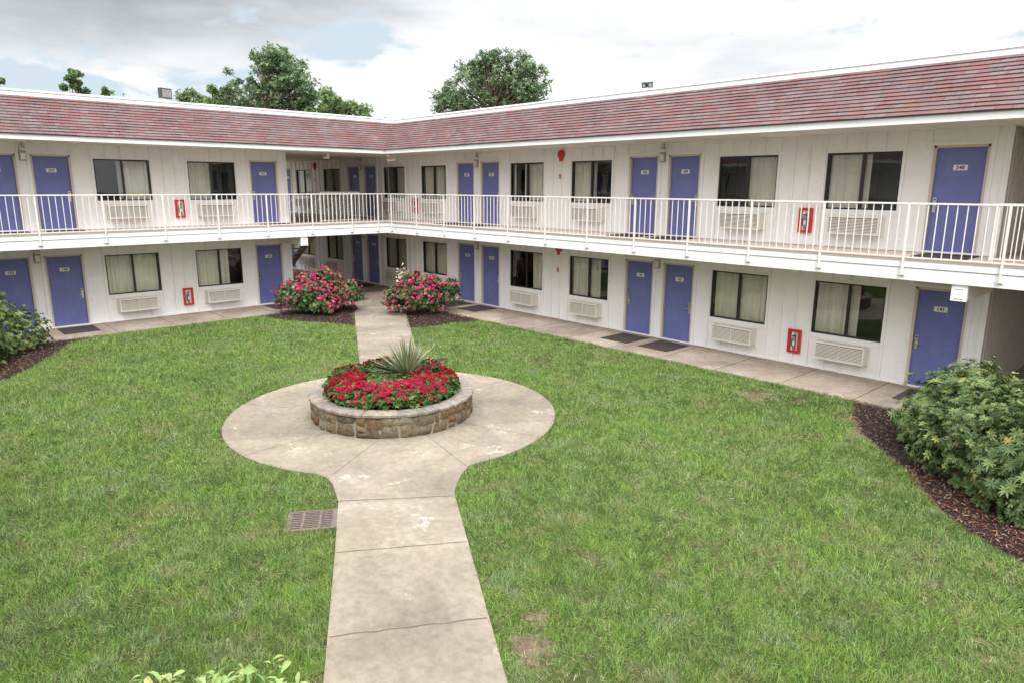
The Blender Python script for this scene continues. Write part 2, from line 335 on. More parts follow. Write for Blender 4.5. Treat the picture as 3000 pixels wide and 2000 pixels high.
def facade(w, s0, s1, fl, doors, wins):
    z0 = H2 if fl else 0; top = 2.40 if fl else 2.46
    ops = [(d[0]-.05, d[0]+DW+.05, -1, DH+.05) for d in doors]+[(x[0], x[0]+x[1], WZ0, WZ1) for x in wins]
    ops = sorted(o for o in ops if o[0] > s0 and o[1] < s1)
    mb = MB()
    xs = sorted({s0, s1}|{v for o in ops for v in o[:2]})
    for a, b in zip(xs, xs[1:]):
        o = next((o for o in ops if o[0] <= a+1e-6 and o[1] >= b-1e-6), None)
        if o is None: mb.box(a, b, 0, .14, 0, top)
        else:
            mb.box(a, b, 0, .14, o[3], top)
            if o[2] > 0: mb.box(a, b, 0, .14, 0, o[2])
    # battens
    def bt(x, za, zb): mb.box(x-.021, x+.021, -.036, 0, za, zb)
    edges = [s0+.04]
    for o in ops:
        isd = o[2] < 0
        e0, e1 = (o[0]-.065, o[1]+.065) if isd else (o[0]-.045, o[1]+.045)
        bt(e0, 0, top); bt(e1, 0, top); edges += [e0, e1]
        if isd: bt((e0+e1)/2, DH+.13, top)
        else:
            for k in range(1, 4): bt(e0+(e1-e0)*k/4, WZ1+.05, top); bt(e0+(e1-e0)*k/4, 0, .685)
    edges.append(s1-.04); bt(s0+.04, 0, top); bt(s1-.04, 0, top)
    for a, b in zip(edges[::2], edges[1::2]):
        n = max(1, round((b-a)/.38)) if b-a > .58 else 1
        for k in range(1, n): bt(a+(b-a)*k/n, 0, top)
    mb.box(s0, s1, -.02, -.0005, 0, .035)          # base board
    mb.build('wall', M['wall'], B, loc_of(w, 0, 0, z0), rz_of(w))
for fl in (0, 1):
    facade('R', -14.2, 19.95, fl, doorsR, winsR)
    facade('L', -33.8, -4.655, fl, doorsL, winsL)
# end walls, back walls: plain boarded walls
def blank(w, s0, s1, n, z0, top, thick=.14):
    mb = MB(); mb.box(s0, s1, 0, thick, 0, top, 1)
    k = s0+.03
    while k < s1: mb.box(k, k+.045, -.035, 0, 0, top, 0); k += .21
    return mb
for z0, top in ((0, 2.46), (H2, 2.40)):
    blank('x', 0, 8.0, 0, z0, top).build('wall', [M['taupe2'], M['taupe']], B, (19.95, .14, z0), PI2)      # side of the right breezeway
    mb = MB(); mb.box(-8, -.001, -4.795, -4.655, 0, top)
    for k in range(20): mb.box(-.1-k*.4, -.064-k*.4, -4.655, -4.637, 0, top)
    mb.box(-8.14, -8, -33.8, -4.655, 0, top); mb.box(-14.2, 19.8, 8.14, 8.28, 0, top); mb.box(-14.34, -14.2, 0, 8.28, 0, top)
    mb.build('wall', M['wall'], B, (0, 0, z0))
    mb = MB(); mb.box(24.6, 31.9, 0, .14, 0, top); mb.box(24.6, 24.74, .14, 8.2, 0, top)
    mb.build('wall', M['wall'], B, (0, 0, z0))
# corner boards at the end of each wing
mb = MB(); mb.box(-.02, .014, -.10, .02, 0, 2.46); mb.box(-.02, .014, -.10, .02, H2, 5.18); mb.build('corner_board', M['trim'], B, (0, -4.655, 0))
mb = MB(); mb.box(-.10, .02, -.02, -.0, 0, 2.46); mb.box(-.10, .02, -.02, -.0, H2, 5.18); mb.build('corner_board', M['trim'], B, (19.955, -.001, 0))
# door and window prototypes
def door_meshes():
    leaf = MB(); leaf.box(.004, DW-.004, .055, .10, .022, DH-.004)
    fr = MB()
    fr.box(-.05, 0, -.012, .14, 0, DH+.05, 0); fr.box(DW, DW+.05, -.012, .14, 0, DH+.05, 0); fr.box(-.05, DW+.05, -.012, .14, DH+.0005, DH+.05, 0)
    fr.box(-.11, -.05, -.026, 0, 0, DH+.11, 1); fr.box(DW+.05, DW+.11, -.026, 0, 0, DH+.11, 1); fr.box(-.05, DW+.05, -.026, 0, DH+.05, DH+.11, 1)
    fr.box(.0, DW, .0, .13, .002, .02, 2)
    hd = MB(); hd.box(-.03, .03, -.018, 0, -.14, .14, 0); hd.box(-.034, .034, -.035, -.018, .05, .15, 0)
    hd.tube([(0, -.018, -.02), (0, -.06, -.02)], .014); hd.bar((0, -.055, -.02), (.11, -.055, -.02), .02, .016)
    hd.box(-.018, .018, -.038, -.035, .10, .125, 1)
    pl = MB(); seg = []
    for cx, cz, a0 in ((.105, .035, 0), (-.105, .035, 90), (-.105, -.035, 180), (.105, -.035, 270)):
        for k in range(5): a = R(a0+k*22.5); seg.append((cx+.018*math.cos(a), cz+.018*math.sin(a)))
    n = len(seg); pl.v = [(x, 0, z) for x, z in seg]+[(x, -.006, z) for x, z in seg]
    pl.f = [tuple(range(n, 2*n))]+[(k, (k+1) % n, n+(k+1) % n, n+k) for k in range(n)]; pl.m = [0]*(n+1)
    return leaf, fr, hd, pl
lf, fr_, hd_, pl_ = door_meshes()
ME_leaf = lf.mesh('door', [M['door']]); ME_frame = fr_.mesh('door_frame', [M['jamb'], M['trim'], M['chrome']])
ME_hand = hd_.mesh('door_handle', [M['chrome'], M['ink']]); ME_plate = pl_.mesh('number_plate', [M['plate']])
def text_mesh(txt, size, mat, ext=.002, off=.002):
    c = D.curves.new('txt', 'FONT'); c.body = txt; c.size = size; c.align_x = 'CENTER'; c.align_y = 'CENTER'; c.extrude = ext; c.offset = off
    o = D.objects.new('txt', c); COL.objects.link(o); bpy.context.view_layer.update()
    me = D.meshes.new_from_object(o.evaluated_get(bpy.context.evaluated_depsgraph_get()))
    D.objects.remove(o); me.materials.clear(); me.materials.append(mat); me.transform(Matrix.Rotation(PI2, 4, 'X')); return me
def make_door(w, s, fl, num, side):
    z0 = H2 if fl else 0
    d = inst(ME_leaf, 'door', B, loc_of(w, s, 0, z0), rz_of(w))
    if num: d['label'] = 'blue door numbered %s' % num
    inst(ME_frame, 'door_frame', d)
    h = inst(ME_hand, 'door_handle', d, (.065 if side == 'l' else DW-.065, .055, .93))
    if side == 'r': h.scale = (-1, 1, 1)
    inst(ME_plate, 'number_plate', d, (DW/2, .055, 1.655))
    if num:
        tm = text_mesh(num, .098, M['ink']); tm.name = 'door_number'; inst(tm, 'door_number', d, (DW/2, .0475, 1.653))
for w, L in (('R', doorsR), ('L', doorsL)):
    for s, a, b, sd in L: make_door(w, s, 0, a, sd); make_door(w, s, 1, b, sd)
def curtain_mesh(W, spans):
    mb = MB()
    for a, b in spans:
        x0, x1 = a*W, b*W; n = max(4, int((x1-x0)/.014)); ph = random.uniform(0, 6); pts = []
        for k in range(n+1):
            x = x0+(x1-x0)*k/n
            y = random.Random(int(ph*100)).uniform(.02, .045)*math.sin(x*(40+ph*4)+ph)+.020*math.sin(x*23+ph*2)+.008*math.sin(x*111)
            pts.append((x, y))
        for k in range(n):
            (xa, ya), (xb, yb) = pts[k], pts[k+1]
            mb.quad((xa, .135+ya*.75, .01), (xb, .135+yb*.75, .01), (xb, .135+yb*.5, 1.15), (xa, .135+ya*.5, 1.15))
    return mb
def make_window(w, s, W, fl, spans):
    z0 = (H2 if fl else 0)+WZ0; Hh = WZ1-WZ0
    f = MB(); e = .032
    f.box(0, W, .01, .09, 0, e); f.box(0, W, .01, .09, Hh-e, Hh); f.box(0, e, .01, .09, e, Hh-e); f.box(W-e, W, .01, .09, e, Hh-e)
    f.box(W/2-.028, W/2+.028, .02, .08, e, Hh-e)
    o = f.build('window', M['black'], B, loc_of(w, s, 0, z0), rz_of(w))
    t_ = MB(); k = .045
    t_.box(-k, W+k, -.012, 0, Hh, Hh+k); t_.box(-k, 0, -.013, 0, 0, Hh); t_.box(W, W+k, -.013, 0, 0, Hh); t_.box(-k, W+k, -.012, 0, -.11, 0)
    t_.box(-k-.01, W+k+.01, -.022, -.012, -.12, -.095)
    t_.build('window_trim', M['trim'], o)
    p = MB(); p.quad((e, .045, e), (W/2-.028, .045, e), (W/2-.028, .045, Hh-e), (e, .045, Hh-e)); p.build('pane', M['glass'], o)
    p = MB(); p.quad((W/2+.028, .06, e), (W-e, .06, e), (W-e, .06, Hh-e), (W/2+.028, .06, Hh-e)); p.build('pane', M['glass'], o)
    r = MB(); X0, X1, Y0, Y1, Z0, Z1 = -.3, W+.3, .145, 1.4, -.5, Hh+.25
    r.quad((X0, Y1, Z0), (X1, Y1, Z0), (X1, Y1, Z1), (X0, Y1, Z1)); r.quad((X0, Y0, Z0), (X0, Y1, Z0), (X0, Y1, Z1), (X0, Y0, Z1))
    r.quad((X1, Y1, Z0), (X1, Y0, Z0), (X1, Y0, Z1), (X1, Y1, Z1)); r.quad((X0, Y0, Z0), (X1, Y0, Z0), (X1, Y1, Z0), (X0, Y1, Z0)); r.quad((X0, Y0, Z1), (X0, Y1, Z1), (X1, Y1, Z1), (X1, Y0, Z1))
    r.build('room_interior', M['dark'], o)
    smooth(curtain_mesh(W, spans).build('curtain', M['curtain'], o))
for w, L in (('R', winsR), ('L', winsL)):
    for s, W, a, b in L: make_window(w, s, W, 0, a); make_window(w, s, W, 1, b)
# deck slabs
mb = MB()
for x0, x1, y0, y1 in ((-14.2, 31.9, -1.75, 0), (0, 1.75, -33.8, -1.75), (-9, -4.0, -4.65, -1.75), (19.95, 24.6, 0, 8.1)):
    mb.box(x0, x1, y0, y1, 2.47, 2.775, 0)
mb.build('upper_walkway', M['deck'], B)
mb = MB()    # underside skin
for x0, x1, y0, y1 in ((-14.2, 31.9, -1.74, 0), (0, 1.74, -33.8, -1.75), (-9, -4.0, -4.65, -1.75), (19.95, 24.6, 0, 8.1)):
    mb.box(x0, x1, y0, y1, 2.455, 2.467, 0)
for k in range(19): mb.box(19.4-k*1.53, 19.44-k*1.53, -1.74, -.02, 2.445, 2.455)
for k in range(18): mb.box(.02, 1.74, -5.2-k*1.53, -5.16-k*1.53, 2.445, 2.455)
mb.box(-4.02, 0, -1.79, -1.75, 2.45, 2.77)
mb.build('walkway_soffit', M['soffit'], B)
def edge(z0, z1, n0, n1, mat, name, end=31.9, endL=-33.8):
    m_ = MB(); m_.box(n1, end, -n1, -n0, z0, z1); m_.box(n0, n1, endL, -n1+.0, z0, z1)
    m_.box(n0, n1, -n1, -n1, z0, z1); return m_.build(name, mat, B)
edge(2.755, 2.79, 1.75, 1.812, M['deck'], 'walkway_lip')
edge(2.632, 2.755, 1.75, 1.80, M['fascia'], 'walkway_fascia')
edge(2.40, 2.618, 1.75, 1.785, M['fascia'], 'walkway_fascia')
# beams poking out under the walkway
for nm, (s, w) in {'r': (19.90, 'R'), 'l': (-4.99, 'L')}.items():
    mb = MB(); mb.box(-.11, .11, -1.70, 0, 2.12, 2.40, 0); mb.box(-.125, .125, -1.745, -1.70, 2.105, 2.40, 1)
    for a in ((-.075, .075, 2.32, 2.335), (-.075, .075, 2.15, 2.165), (-.075, -.06, 2.165, 2.32), (.06, .075, 2.165, 2.32)):
        mb.box(a[0], a[1], -1.757, -1.745, a[2], a[3], 1)
    o = mb.build('beam', [M['soffit'], M['fascia']], B, loc_of(w, s, 0, 0), rz_of(w))
# roof: soffit, fascia, shingled mansard, parapet, flat top
mb = MB()
for x0, x1, y0, y1 in ((-14.2, 31.9, -1.75, 8.2), (-8.1, 1.75, -33.8, -1.75)): mb.box(x0, x1, y0, y1, 5.165, 5.18)
for k in range(34): mb.box(31-k*1.22, 31.03-k*1.22, -1.745, -.02, 5.157, 5.165)
for k in range(24): mb.box(.02, 1.745, -2.4-k*1.22, -2.37-k*1.22, 5.157, 5.165)
for k in range(8): mb.box(-8, -.0, -4.3+k*.5, -4.27+k*.5, 5.157, 5.165)
mb.build('roof_soffit', M['soffit'], B)
edge(5.153, 5.283, 1.75, 1.785, M['fascia'], 'roof_fascia')
NC = 13; n0, n1, zz0, zz1 = 1.83, .50, 5.289, 6.335
def mansard(w, far):
    mb = MB(); sl = Vector((0, n0-n1, zz1-zz0)).normalized(); nr = Vector((0, -sl.z, sl.y))   # local: y inward
    for i in range(NC):
        a, b = i/NC, (i+1)/NC
        na, za = n0+(n1-n0)*a, zz0+(zz1-zz0)*a; nb, zb = n0+(n1-n0)*b, zz0+(zz1-zz0)*b
        ya, yb = -na+nr.y*.022, -nb; za2 = za+nr.z*.022
        if w == 'R': sa, sb, ea, eb = -ya, nb, far, far
        else: sa, sb, ea, eb = far, far, ya, -nb
        NS = 60
        for k in range(NS):                                        # slightly uneven butt edges
            p, q = k/NS, (k+1)/NS
            j1, j2 = [.004*math.sin(i*12.9+kk*2.3)+.003*math.sin(kk*5.1+i) for kk in (k, k+1)]
            A = (sa+(ea-sa)*p, ya, za2+j1); Bq = (sa+(ea-sa)*q, ya, za2+j2); C = (sb+(eb-sb)*q, yb, zb); Dq = (sb+(eb-sb)*p, yb, zb)
            mb.quad(A, Bq, C, Dq)
            mb.quad((A[0], -na+.01, za-.006), (Bq[0], -na+.01, za-.006), Bq, A)
    return mb.build('roof', M['sh'+w], B, (0, 0, 0), rz_of(w))
mansard('R', 31.9); mansard('L', -33.8)
edge(6.325, 6.44, .40, .515, M['fascia'], 'roof_parapet'); edge(6.44, 6.487, .36, .535, M['trim'], 'roof_parapet_cap')
mb = MB()
for x0, x1, y0, y1 in ((-14.3, 31.9, -.40, 8.4), (-8.3, .40, -33.8, -.40)): mb.box(x0, x1, y0, y1, 6.2, 6.3)
mb.box(-14.3, 31.9, 8.3, 8.45, 5.1, 6.45); mb.box(-8.4, -8.25, -33.8, -1, 5.1, 6.45)
mb.build('flat_roof', M['fascia'], B)
# raised lumps of roofing on the parapet
for w, s in (('R', 11.4), ('L', -8.6)):
    mb = MB(); mb.box(-.45, .45, .1, .9, 0, .13); mb.build('roof_hatch', M['trim'], B, loc_of(w, s, -.0, 6.3), rz_of(w))
# lifted shingle on the left roof
mb = MB(); mb.quad((-.16, 0, 0), (.16, 0, 0), (.03, .10, .09), (-.03, .10, .09)); mb.build('lifted_shingle', M['gap'], B, loc_of('L', -11.5, .585, 6.25), PI2)
# ------------------------------------------------------------------ railings
def rail_run(root, s0, s1, posts, foot=True, zt=3.79, zb=2.82, drop=True, skip=()):
    mb = MB(); mb.box(s0, s1, -.019, .019, zt-.03, zt); mb.build('top_rail', M['rail'], root)
    mb = MB(); mb.box(s0, s1, -.011, .011, zb-.011, zb+.011); mb.build('bottom_rail', M['rail'], root)
    for p in posts:
        mb = MB(); mb.box(p-.019, p+.019, -.019, .019, 2.50 if drop else H2, zt-.03)
        po = mb.build('post', M['rail'], root)
        if drop:
            mb = MB(); mb.box(p-.075, p+.045, .02, .034, 2.475, 2.53); mb.box(p-.03, p+.03, -.02, .02, 2.49, 2.50); mb.build('foot_plate', M['rail'], po)
    ps = sorted([s0]+list(posts)+[s1])
    for a, b in zip(ps, ps[1:]):
        if b-a < .12: continue
        n = max(1, round((b-a)/.152)); mb = MB()
        for k in range(1, n):
            x = a+(b-a)*k/n; dx = random.uniform(-.002, .002); mb.box(x-.0075+dx, x+.0075+dx, -.0075, .0075, zb+.011, zt-.03)
        if n > 1: mb.build('picket_panel', M['rail'], root)
RN = 1.825
rr = empty('balcony_railing', (0, -RN, 0), 0, 'white metal picket railing along the upper walkway of the right wing', 'railing', 'railings of the upper walkway')
rail_run(rr, RN, 31.8, [20.49+1.53*k for k in range(-12, 7)])
rl = empty('balcony_railing', (RN, 0, 0), PI2, 'white metal picket railing along the upper walkway of the left wing', 'railing', 'railings of the upper walkway')
rail_run(rl, -33.7, -RN+.019, [-2.18, -3.22]+[-4.70-1.53*k for k in range(0, 19)])
ri = empty('stair_guard_railing', (.12, 0, 0), PI2, 'white picket railing around the stair opening in the far corner passage', 'railing')
rail_run(ri, -3.5, -1.9, [-3.48, -1.92], drop=False, zt=3.83)
mb = MB(); mb.box(-4, 0, -.015, .015, 3.78, 3.81); mb.box(-4, 0, -.011, .011, 2.81, 2.83)
for k in range(1, 27): mb.box(-k*.152-.0085, -k*.152+.0085, -.0085, .0085, 2.83, 3.78)
mb.build('picket_panel', M['rail'], ri, (-1.9, 0, 0), -PI2)
ri2 = empty('stair_guard_railing', (0, -1.03, 0), 0, 'short white railing at the stair opening beside door 248', 'railing')
rail_run(ri2, 20.1, 24.5, [20.12, 21.6, 23.1, 24.4], drop=False)
# ------------------------------------------------------------------ opposite wing closing the court (seen only as reflections in the glass)
OY = -20.0
OW = empty('opposite_wing', (0, 0, 0), 0, 'opposite motel wing beyond the lawn, seen only reflected in the window glass', 'building')
def oloc(s_, n, z): return (21-s_, OY+n, z)
dO = [1.2, 7.5, 8.8, 14.9, 16.2]; wO = [(3.0, 1.5), (5.2, 1.5), (10.7, 1.5), (12.9, 1.5), (17.9, 1.5)]
for fl in (0, 1):
    z0 = H2*fl; mb = MB(); ops = sorted([(d_, d_+DW, 0, DH) for d_ in dO]+[(a, a+b, WZ0, WZ1) for a, b in wO]); xs = sorted({0, 21.0}|{v for o_ in ops for v in o_[:2]})
    for a, b in zip(xs, xs[1:]):
        o_ = next((q for q in ops if q[0] <= a+1e-6 and q[1] >= b-1e-6), None)
        if o_ is None: mb.box(a, b, 0, .14, 0, 2.44)
        else:
            mb.box(a, b, 0, .14, o_[3], 2.44)
            if o_[2] > 0: mb.box(a, b, 0, .14, 0, o_[2])
    mb.build('wall', M['wall'], OW, oloc(0, 0, z0), math.pi)
    for d_ in dO:
        d = inst(ME_leaf, 'door', OW, oloc(d_, 0, z0), math.pi); inst(ME_frame, 'door_frame', d)
    for a, b in wO:
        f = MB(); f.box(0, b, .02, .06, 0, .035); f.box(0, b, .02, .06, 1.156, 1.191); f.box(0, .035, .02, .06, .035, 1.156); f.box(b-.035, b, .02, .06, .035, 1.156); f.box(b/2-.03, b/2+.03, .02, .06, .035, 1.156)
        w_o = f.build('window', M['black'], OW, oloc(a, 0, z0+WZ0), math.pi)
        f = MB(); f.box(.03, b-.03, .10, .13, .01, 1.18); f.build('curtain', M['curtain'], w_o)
mb = MB(); mb.box(0, 21, OY, OY+1.75, 2.45, 2.775, 0); mb.build('upper_walkway', M['fascia'], OW)
mb = MB(); mb.box(0, 21, OY-8, OY+1.78, 5.15, 5.28, 0); mb.build('roof_soffit', M['fascia'], OW)
mb = MB(); mb.quad((0, OY+1.8, 5.285), (21, OY+1.8, 5.285), (21, OY+.5, 6.33), (0, OY+.5, 6.33)); mb.quad((0, OY+.5, 6.33), (21, OY+.5, 6.33), (21, OY-8, 6.34), (0, OY-8, 6.34)); mb.build('roof', M['shR'], OW)
orl = empty('balcony_railing', oloc(0, 1.8, 0), math.pi, 'white metal picket railing of the opposite wing, seen only in reflections', 'railing')
rail_run(orl, 0, 21, [1.5*k+.3 for k in range(14)])
# ------------------------------------------------------------------ staircase in the far corner passage
st = empty('staircase', (.1, -4.6, 0), 0, 'open metal staircase descending under the far corner walkway', 'staircase')
run, rise = 4.3, H2; dx, dz = -run/15, -rise/15
for y in (.03, 1.08):
    mb = MB(); mb.bar((0, y, H2-.14), (-run, y, -.02), .045, .27); mb.bar((.0, y-.001, H2-.005), (-run, y-.001, .115), .06, .02)
    mb.build('stringer', paint('stair_paint', (.48, .40, .27), amt=.3) if y < .1 else D.materials['stair_paint'], st)
for k in range(15):
    mb = MB(); mb.box(dx*(k+1)-.02, dx*k, .06, 1.05, H2+dz*(k+.6)-.04, H2+dz*(k+.6)); mb.build('tread', M['deck'], st)
for y in (.05, 1.08):
    mb = MB(); mb.tube([(.05, y, H2+.85), (-run, y, .9)], .02); mb.build('handrail', M['rail'], st)
    mb = MB(); mb.box(.03, .07, y-.02, y+.02, H2, H2+.86); mb.box(-run-.0, -run+.04, y-.02, y+.02, 0, .92); mb.build('handrail_post', M['rail'], st)
# ------------------------------------------------------------------ things fixed to the walls
ac_b = MB(); ac_b.box(0, 1.08, -.215, 0, 0, .39); ac_b.box(-.03, 1.11, -.03, -.001, -.03, .42); ac_b.box(.0, 1.08, -.25, -.215, 0, .03); ac_b.box(0, 1.08, -.25, -.215, .35, .39); ac_b.box(0, .03, -.25, -.215, .03, .35); ac_b.box(1.05, 1.08, -.25, -.215, .03, .35)
ME_ac = ac_b.mesh('housing', [M['ac']])
g_ = MB(); g_.quad((.03, -.2165, .03), (1.05, -.2165, .03), (1.05, -.2165, .35), (.03, -.2165, .35), 1)
for k in range(10):
    z = .047+k*.0305; i = len(g_.v)
    g_.v += [(.03, -.248, z-.009), (1.05, -.248, z-.009), (1.05, -.232, z-.003), (.03, -.232, z-.003), (.03, -.248, z+.006), (1.05, -.248, z+.006), (1.05, -.232, z+.009), (.03, -.232, z+.009)]
    for q in ((0, 3, 2, 1), (4, 5, 6, 7), (0, 1, 5, 4)): g_.f.append(tuple(i+a for a in q)); g_.m.append(0)
for x in (.54,): g_.box(x-.004, x+.004, -.240, -.2165, .03, .35, 0)
ME_grille = g_.mesh('grille', [M['ac'], M['gap']])
def thing1(name, w, s, n, z, label, cat, group): return empty(name, loc_of(w, s, n, z), rz_of(w), label, cat, group)
near = {('R', 16.60): ('left', '141', '248'), ('R', 13.96): ('right', '142', '249'), ('R', 9.06): ('left', '143', '250'), ('R', 6.385): ('right', '144', '251'),
        ('R', 1.45): ('left', '145', '252'), ('R', -1.12): ('right', '146', '253'), ('R', -6.07): ('left', '147', ''), ('L', -7.91): ('left', '148', '254'), ('L', -10.515): ('right', '149', '255')}
for w, L in (('R', winsR), ('L', winsL)):
    for s, W, a, b in L:
        for fl in (0, 1):
            k = near.get((w, s))
            if s < -11: continue
            if k and k[1+fl]: lab = 'white louvred air conditioner under the window just %s of door %s' % (k[0], k[1+fl])
            elif k: lab = 'white louvred air conditioner in the dim upper corner passage, nearer to the court'
            else: lab = 'white louvred air conditioner at the far dark end of the %s corner passage' % ('upper' if fl else 'ground floor')
            o = thing1('air_conditioner', w, s+W/2-.54, 0, (H2 if fl else 0)+.29, lab, 'air conditioner', 'air conditioners under the motel windows')
            inst(ME_ac, 'housing', o); inst(ME_grille, 'grille', o)
# fire extinguisher cabinets
c_ = MB(); t0 = .055
for q in ((0, .30, 0, t0), (0, .30, .55-t0, .55), (0, t0, t0, .55-t0), (.30-t0, .30, t0, .55-t0)): c_.box(q[0], q[1], -.075, 0, q[2], q[3], 0)
c_.box(t0, .30-t0, -.008, -.001, t0, .55-t0, 1)
ME_cab = c_.mesh('cabinet', [M['red'], M['plate']])
e_ = MB(); e_.tube([(.15, -.04, .075), (.15, -.04, .10), (.15, -.04, .32), (.15, -.04, .36), (.15, -.04, .39)], [.03, .036, .036, .022, .014], 12, 0)
e_.tube([(.15, -.05, .39), (.11, -.055, .40), (.095, -.055, .30), (.098, -.055, .15)], .010, 6, 1)
e_.bar((.12, -.045, .40), (.19, -.045, .425), .018, .02, 1); e_.bar((.13, -.045, .385), (.19, -.045, .38), .018, .012, 1)
e_.box(.125, .175, -.0775, -.07, .18, .27, 2)
ME_ext = e_.mesh('extinguisher', [M['greymetal'], M['ink'], M['plate']])
for w, s, fl, lab in (('R', 16.10, 0, 'red fire extinguisher cabinet low on the wall left of the window beside door 141'),
                      ('R', 16.10, 1, 'red fire extinguisher cabinet behind the railing left of the window beside door 248'),
                      ('L', -8.41, 0, 'red fire extinguisher cabinet between the two ground floor windows of the left wing'),
                      ('L', -8.39, 1, 'red fire extinguisher cabinet between the two upper windows of the left wing'),
                      ('R', .92, 0, 'red fire extinguisher cabinet just above the right rose bush near the corner'),
                      ('R', .92, 1, 'red fire extinguisher cabinet on the upper wall near the inside corner of the court')):
    o = thing1('fire_extinguisher_cabinet', w, s, 0, (H2 if fl else 0)+.27, lab, 'extinguisher cabinet', 'red fire extinguisher cabinets')
    inst(ME_cab, 'cabinet', o); inst(ME_ext, 'extinguisher', o)
# wall lamps between paired doors
l_ = MB(); l_.box(-.075, .075, -.10, 0, 0, .25, 0); l_.box(-.055, .055, -.112, -.10, .03, .20, 1); ME_lb = l_.mesh('lamp_housing', [M['lampbody'], M['lampglass']])
l_ = MB(); l_.box(-.035, .075, -.12, -.0, .26, .32, 0); l_.tube([(-.04, -.06, .30), (-.04, -.12, .36)], [.02, .035], 8, 0); ME_ls = l_.mesh('sensor', [M['trim']])
for w, s, a, b in (('R', 12.315, 'doors 142 and 143', 'doors 249 and 250'), ('R', 4.73, 'doors 144 and 145', 'doors 251 and 252'), ('R', -2.79, 'doors 146 and 147', 'door 253 and the door left of it'), ('L', -12.2, 'doors 149 and 150', 'doors 255 and 256')):
    for fl in (0, 1):
        o = thing1('wall_lamp', w, s, 0, (H2 if fl else 0)+1.90, 'small beige box lamp on the wall between %s' % (b if fl else a), 'wall lamp', 'box lamps between the doors')
        inst(ME_lb, 'lamp_housing', o); inst(ME_ls, 'sensor', o)
        mb = MB(); mb.box(-.012, .012, -.022, 0, .32, .50 if fl else .54); mb.build('conduit', M['lampbody'], o)
# alarm bells and pull stations
b_ = MB(); b_.tube([(0, 0, 0), (0, -.05, 0), (0, -.075, 0), (0, -.085, 0)], [.125, .135, .10, .03], 24); ME_bell = b_.mesh('bell', [M['red']])
b_ = MB(); b_.box(-.055, .055, -.06, 0, -.20, -.10); ME_bbox = b_.mesh('back_box', [M['red']])
p_ = MB(); p_.box(-.04, .04, -.045, 0, -.06, .06, 0); p_.box(-.025, .025, -.055, -.045, -.01, .012, 1); ME_pull = p_.mesh('pull_station', [M['red'], M['plate']])
for s, zb, zp, lab in ((8.64, 4.98, 4.35, 'on the upper wall between doors 250 and 251'), (8.62, 2.20, 1.54, 'on the ground floor wall between doors 143 and 144'), (-6.86, 4.95, 4.30, 'in the dim upper corner passage')):
    o = thing1('alarm_bell', 'R', s, 0, zb, 'round red fire alarm bell '+lab, 'alarm bell', 'red fire alarm bells')
    smooth(inst(ME_bell, 'bell', o)); inst(ME_bbox, 'back_box', o)
    mb = MB(); mb.box(-.008, .008, -.01, 0, zp-zb+.06, -.2); mb.build('conduit', M['trim'], o)
    o = inst(ME_pull, 'pull_station', None, loc_of('R', s-.02, 0, zp)); tag(o, 'small red pull box under the bell '+lab.replace('ground floor wall', 'lower wall'), 'alarm pull box', 'red pull boxes under the bells')
# exit signs
def exit_sign(loc, rz, label):
    o = empty('exit_sign', loc, rz, label, 'exit sign', 'exit signs under the roof soffit')
    mb = MB(); mb.box(-.15, .15, -.035, .035, -.10, .10, 0); mb.box(-.04, .04, -.02, .02, .10, .13, 0); mb.build('sign_case', M['plate'], o)
    tm = text_mesh('EXIT', .135, M['redsign'], .002, .004); inst(tm, 'exit_letters', o, (0, -.037, -.005))
exit_sign((1.15, -3.72, 5.05), 0, 'white exit sign with red letters hanging left of the roof corner')
exit_sign((1.62, -1.42, 5.02), R(47), 'white exit sign with red letters hanging at the inside roof corner')
# floodlights on the roof
o = empty('floodlight', (0.0, -8.36, 6.5), R(115), 'grey flat box floodlight on the left wing roof', 'floodlight')
mb = MB(); mb.box(-.20, .20, -.06, .06, .10, .40, 0); mb.box(-.165, .165, -.072, -.06, .135, .365, 1); mb.build('lamp_head', [M['darkmetal'], M['greymetal']], o)
mb = MB(); mb.tube([(0, 0, -.12), (0, 0, .10)], .025); mb.box(-.08, .08, -.06, .06, -.2, -.1); mb.build('bracket', M['plate'], o)
o = empty('floodlight', (11.5, .25, 6.46), R(20), 'dark twin-head floodlight on the right wing roof', 'floodlight')
for k, a in ((-.1, -18), (.1, 18)):
    mb = MB(); mb.v = [(-.085, .07, -.05), (.085, .07, -.05), (.085, .07, .07), (-.085, .07, .07), (-.115, -.10, -.09), (.115, -.10, -.09), (.115, -.13, .11), (-.115, -.13, .11)]
    mb.f = [(0, 3, 2, 1)[::-1], (4, 5, 6, 7), (0, 1, 5, 4)[::-1], (1, 2, 6, 5)[::-1], (2, 3, 7, 6)[::-1], (3, 0, 4, 7)[::-1]]; mb.m = [0]*6
    h = mb.build('lamp_head', M['darkmetal'], o, (k*1.05, 0, .33), R(a)); h.rotation_euler[0] = R(8)
    mb = MB(); mb.tube([(0, -.118, 0), (0, -.124, 0)], .062, 12); mb.build('lens', M['greymetal'], h)
mb = MB(); mb.tube([(-.1, 0, .28), (0, 0, .16), (.1, 0, .28)], .018); mb.tube([(0, 0, -.1), (0, 0, .16)], .022); mb.box(-.22, .22, -.2, .2, -.13, -.03); mb.build('bracket', M['trim'], o)
o.scale = (.6, .6, .72)
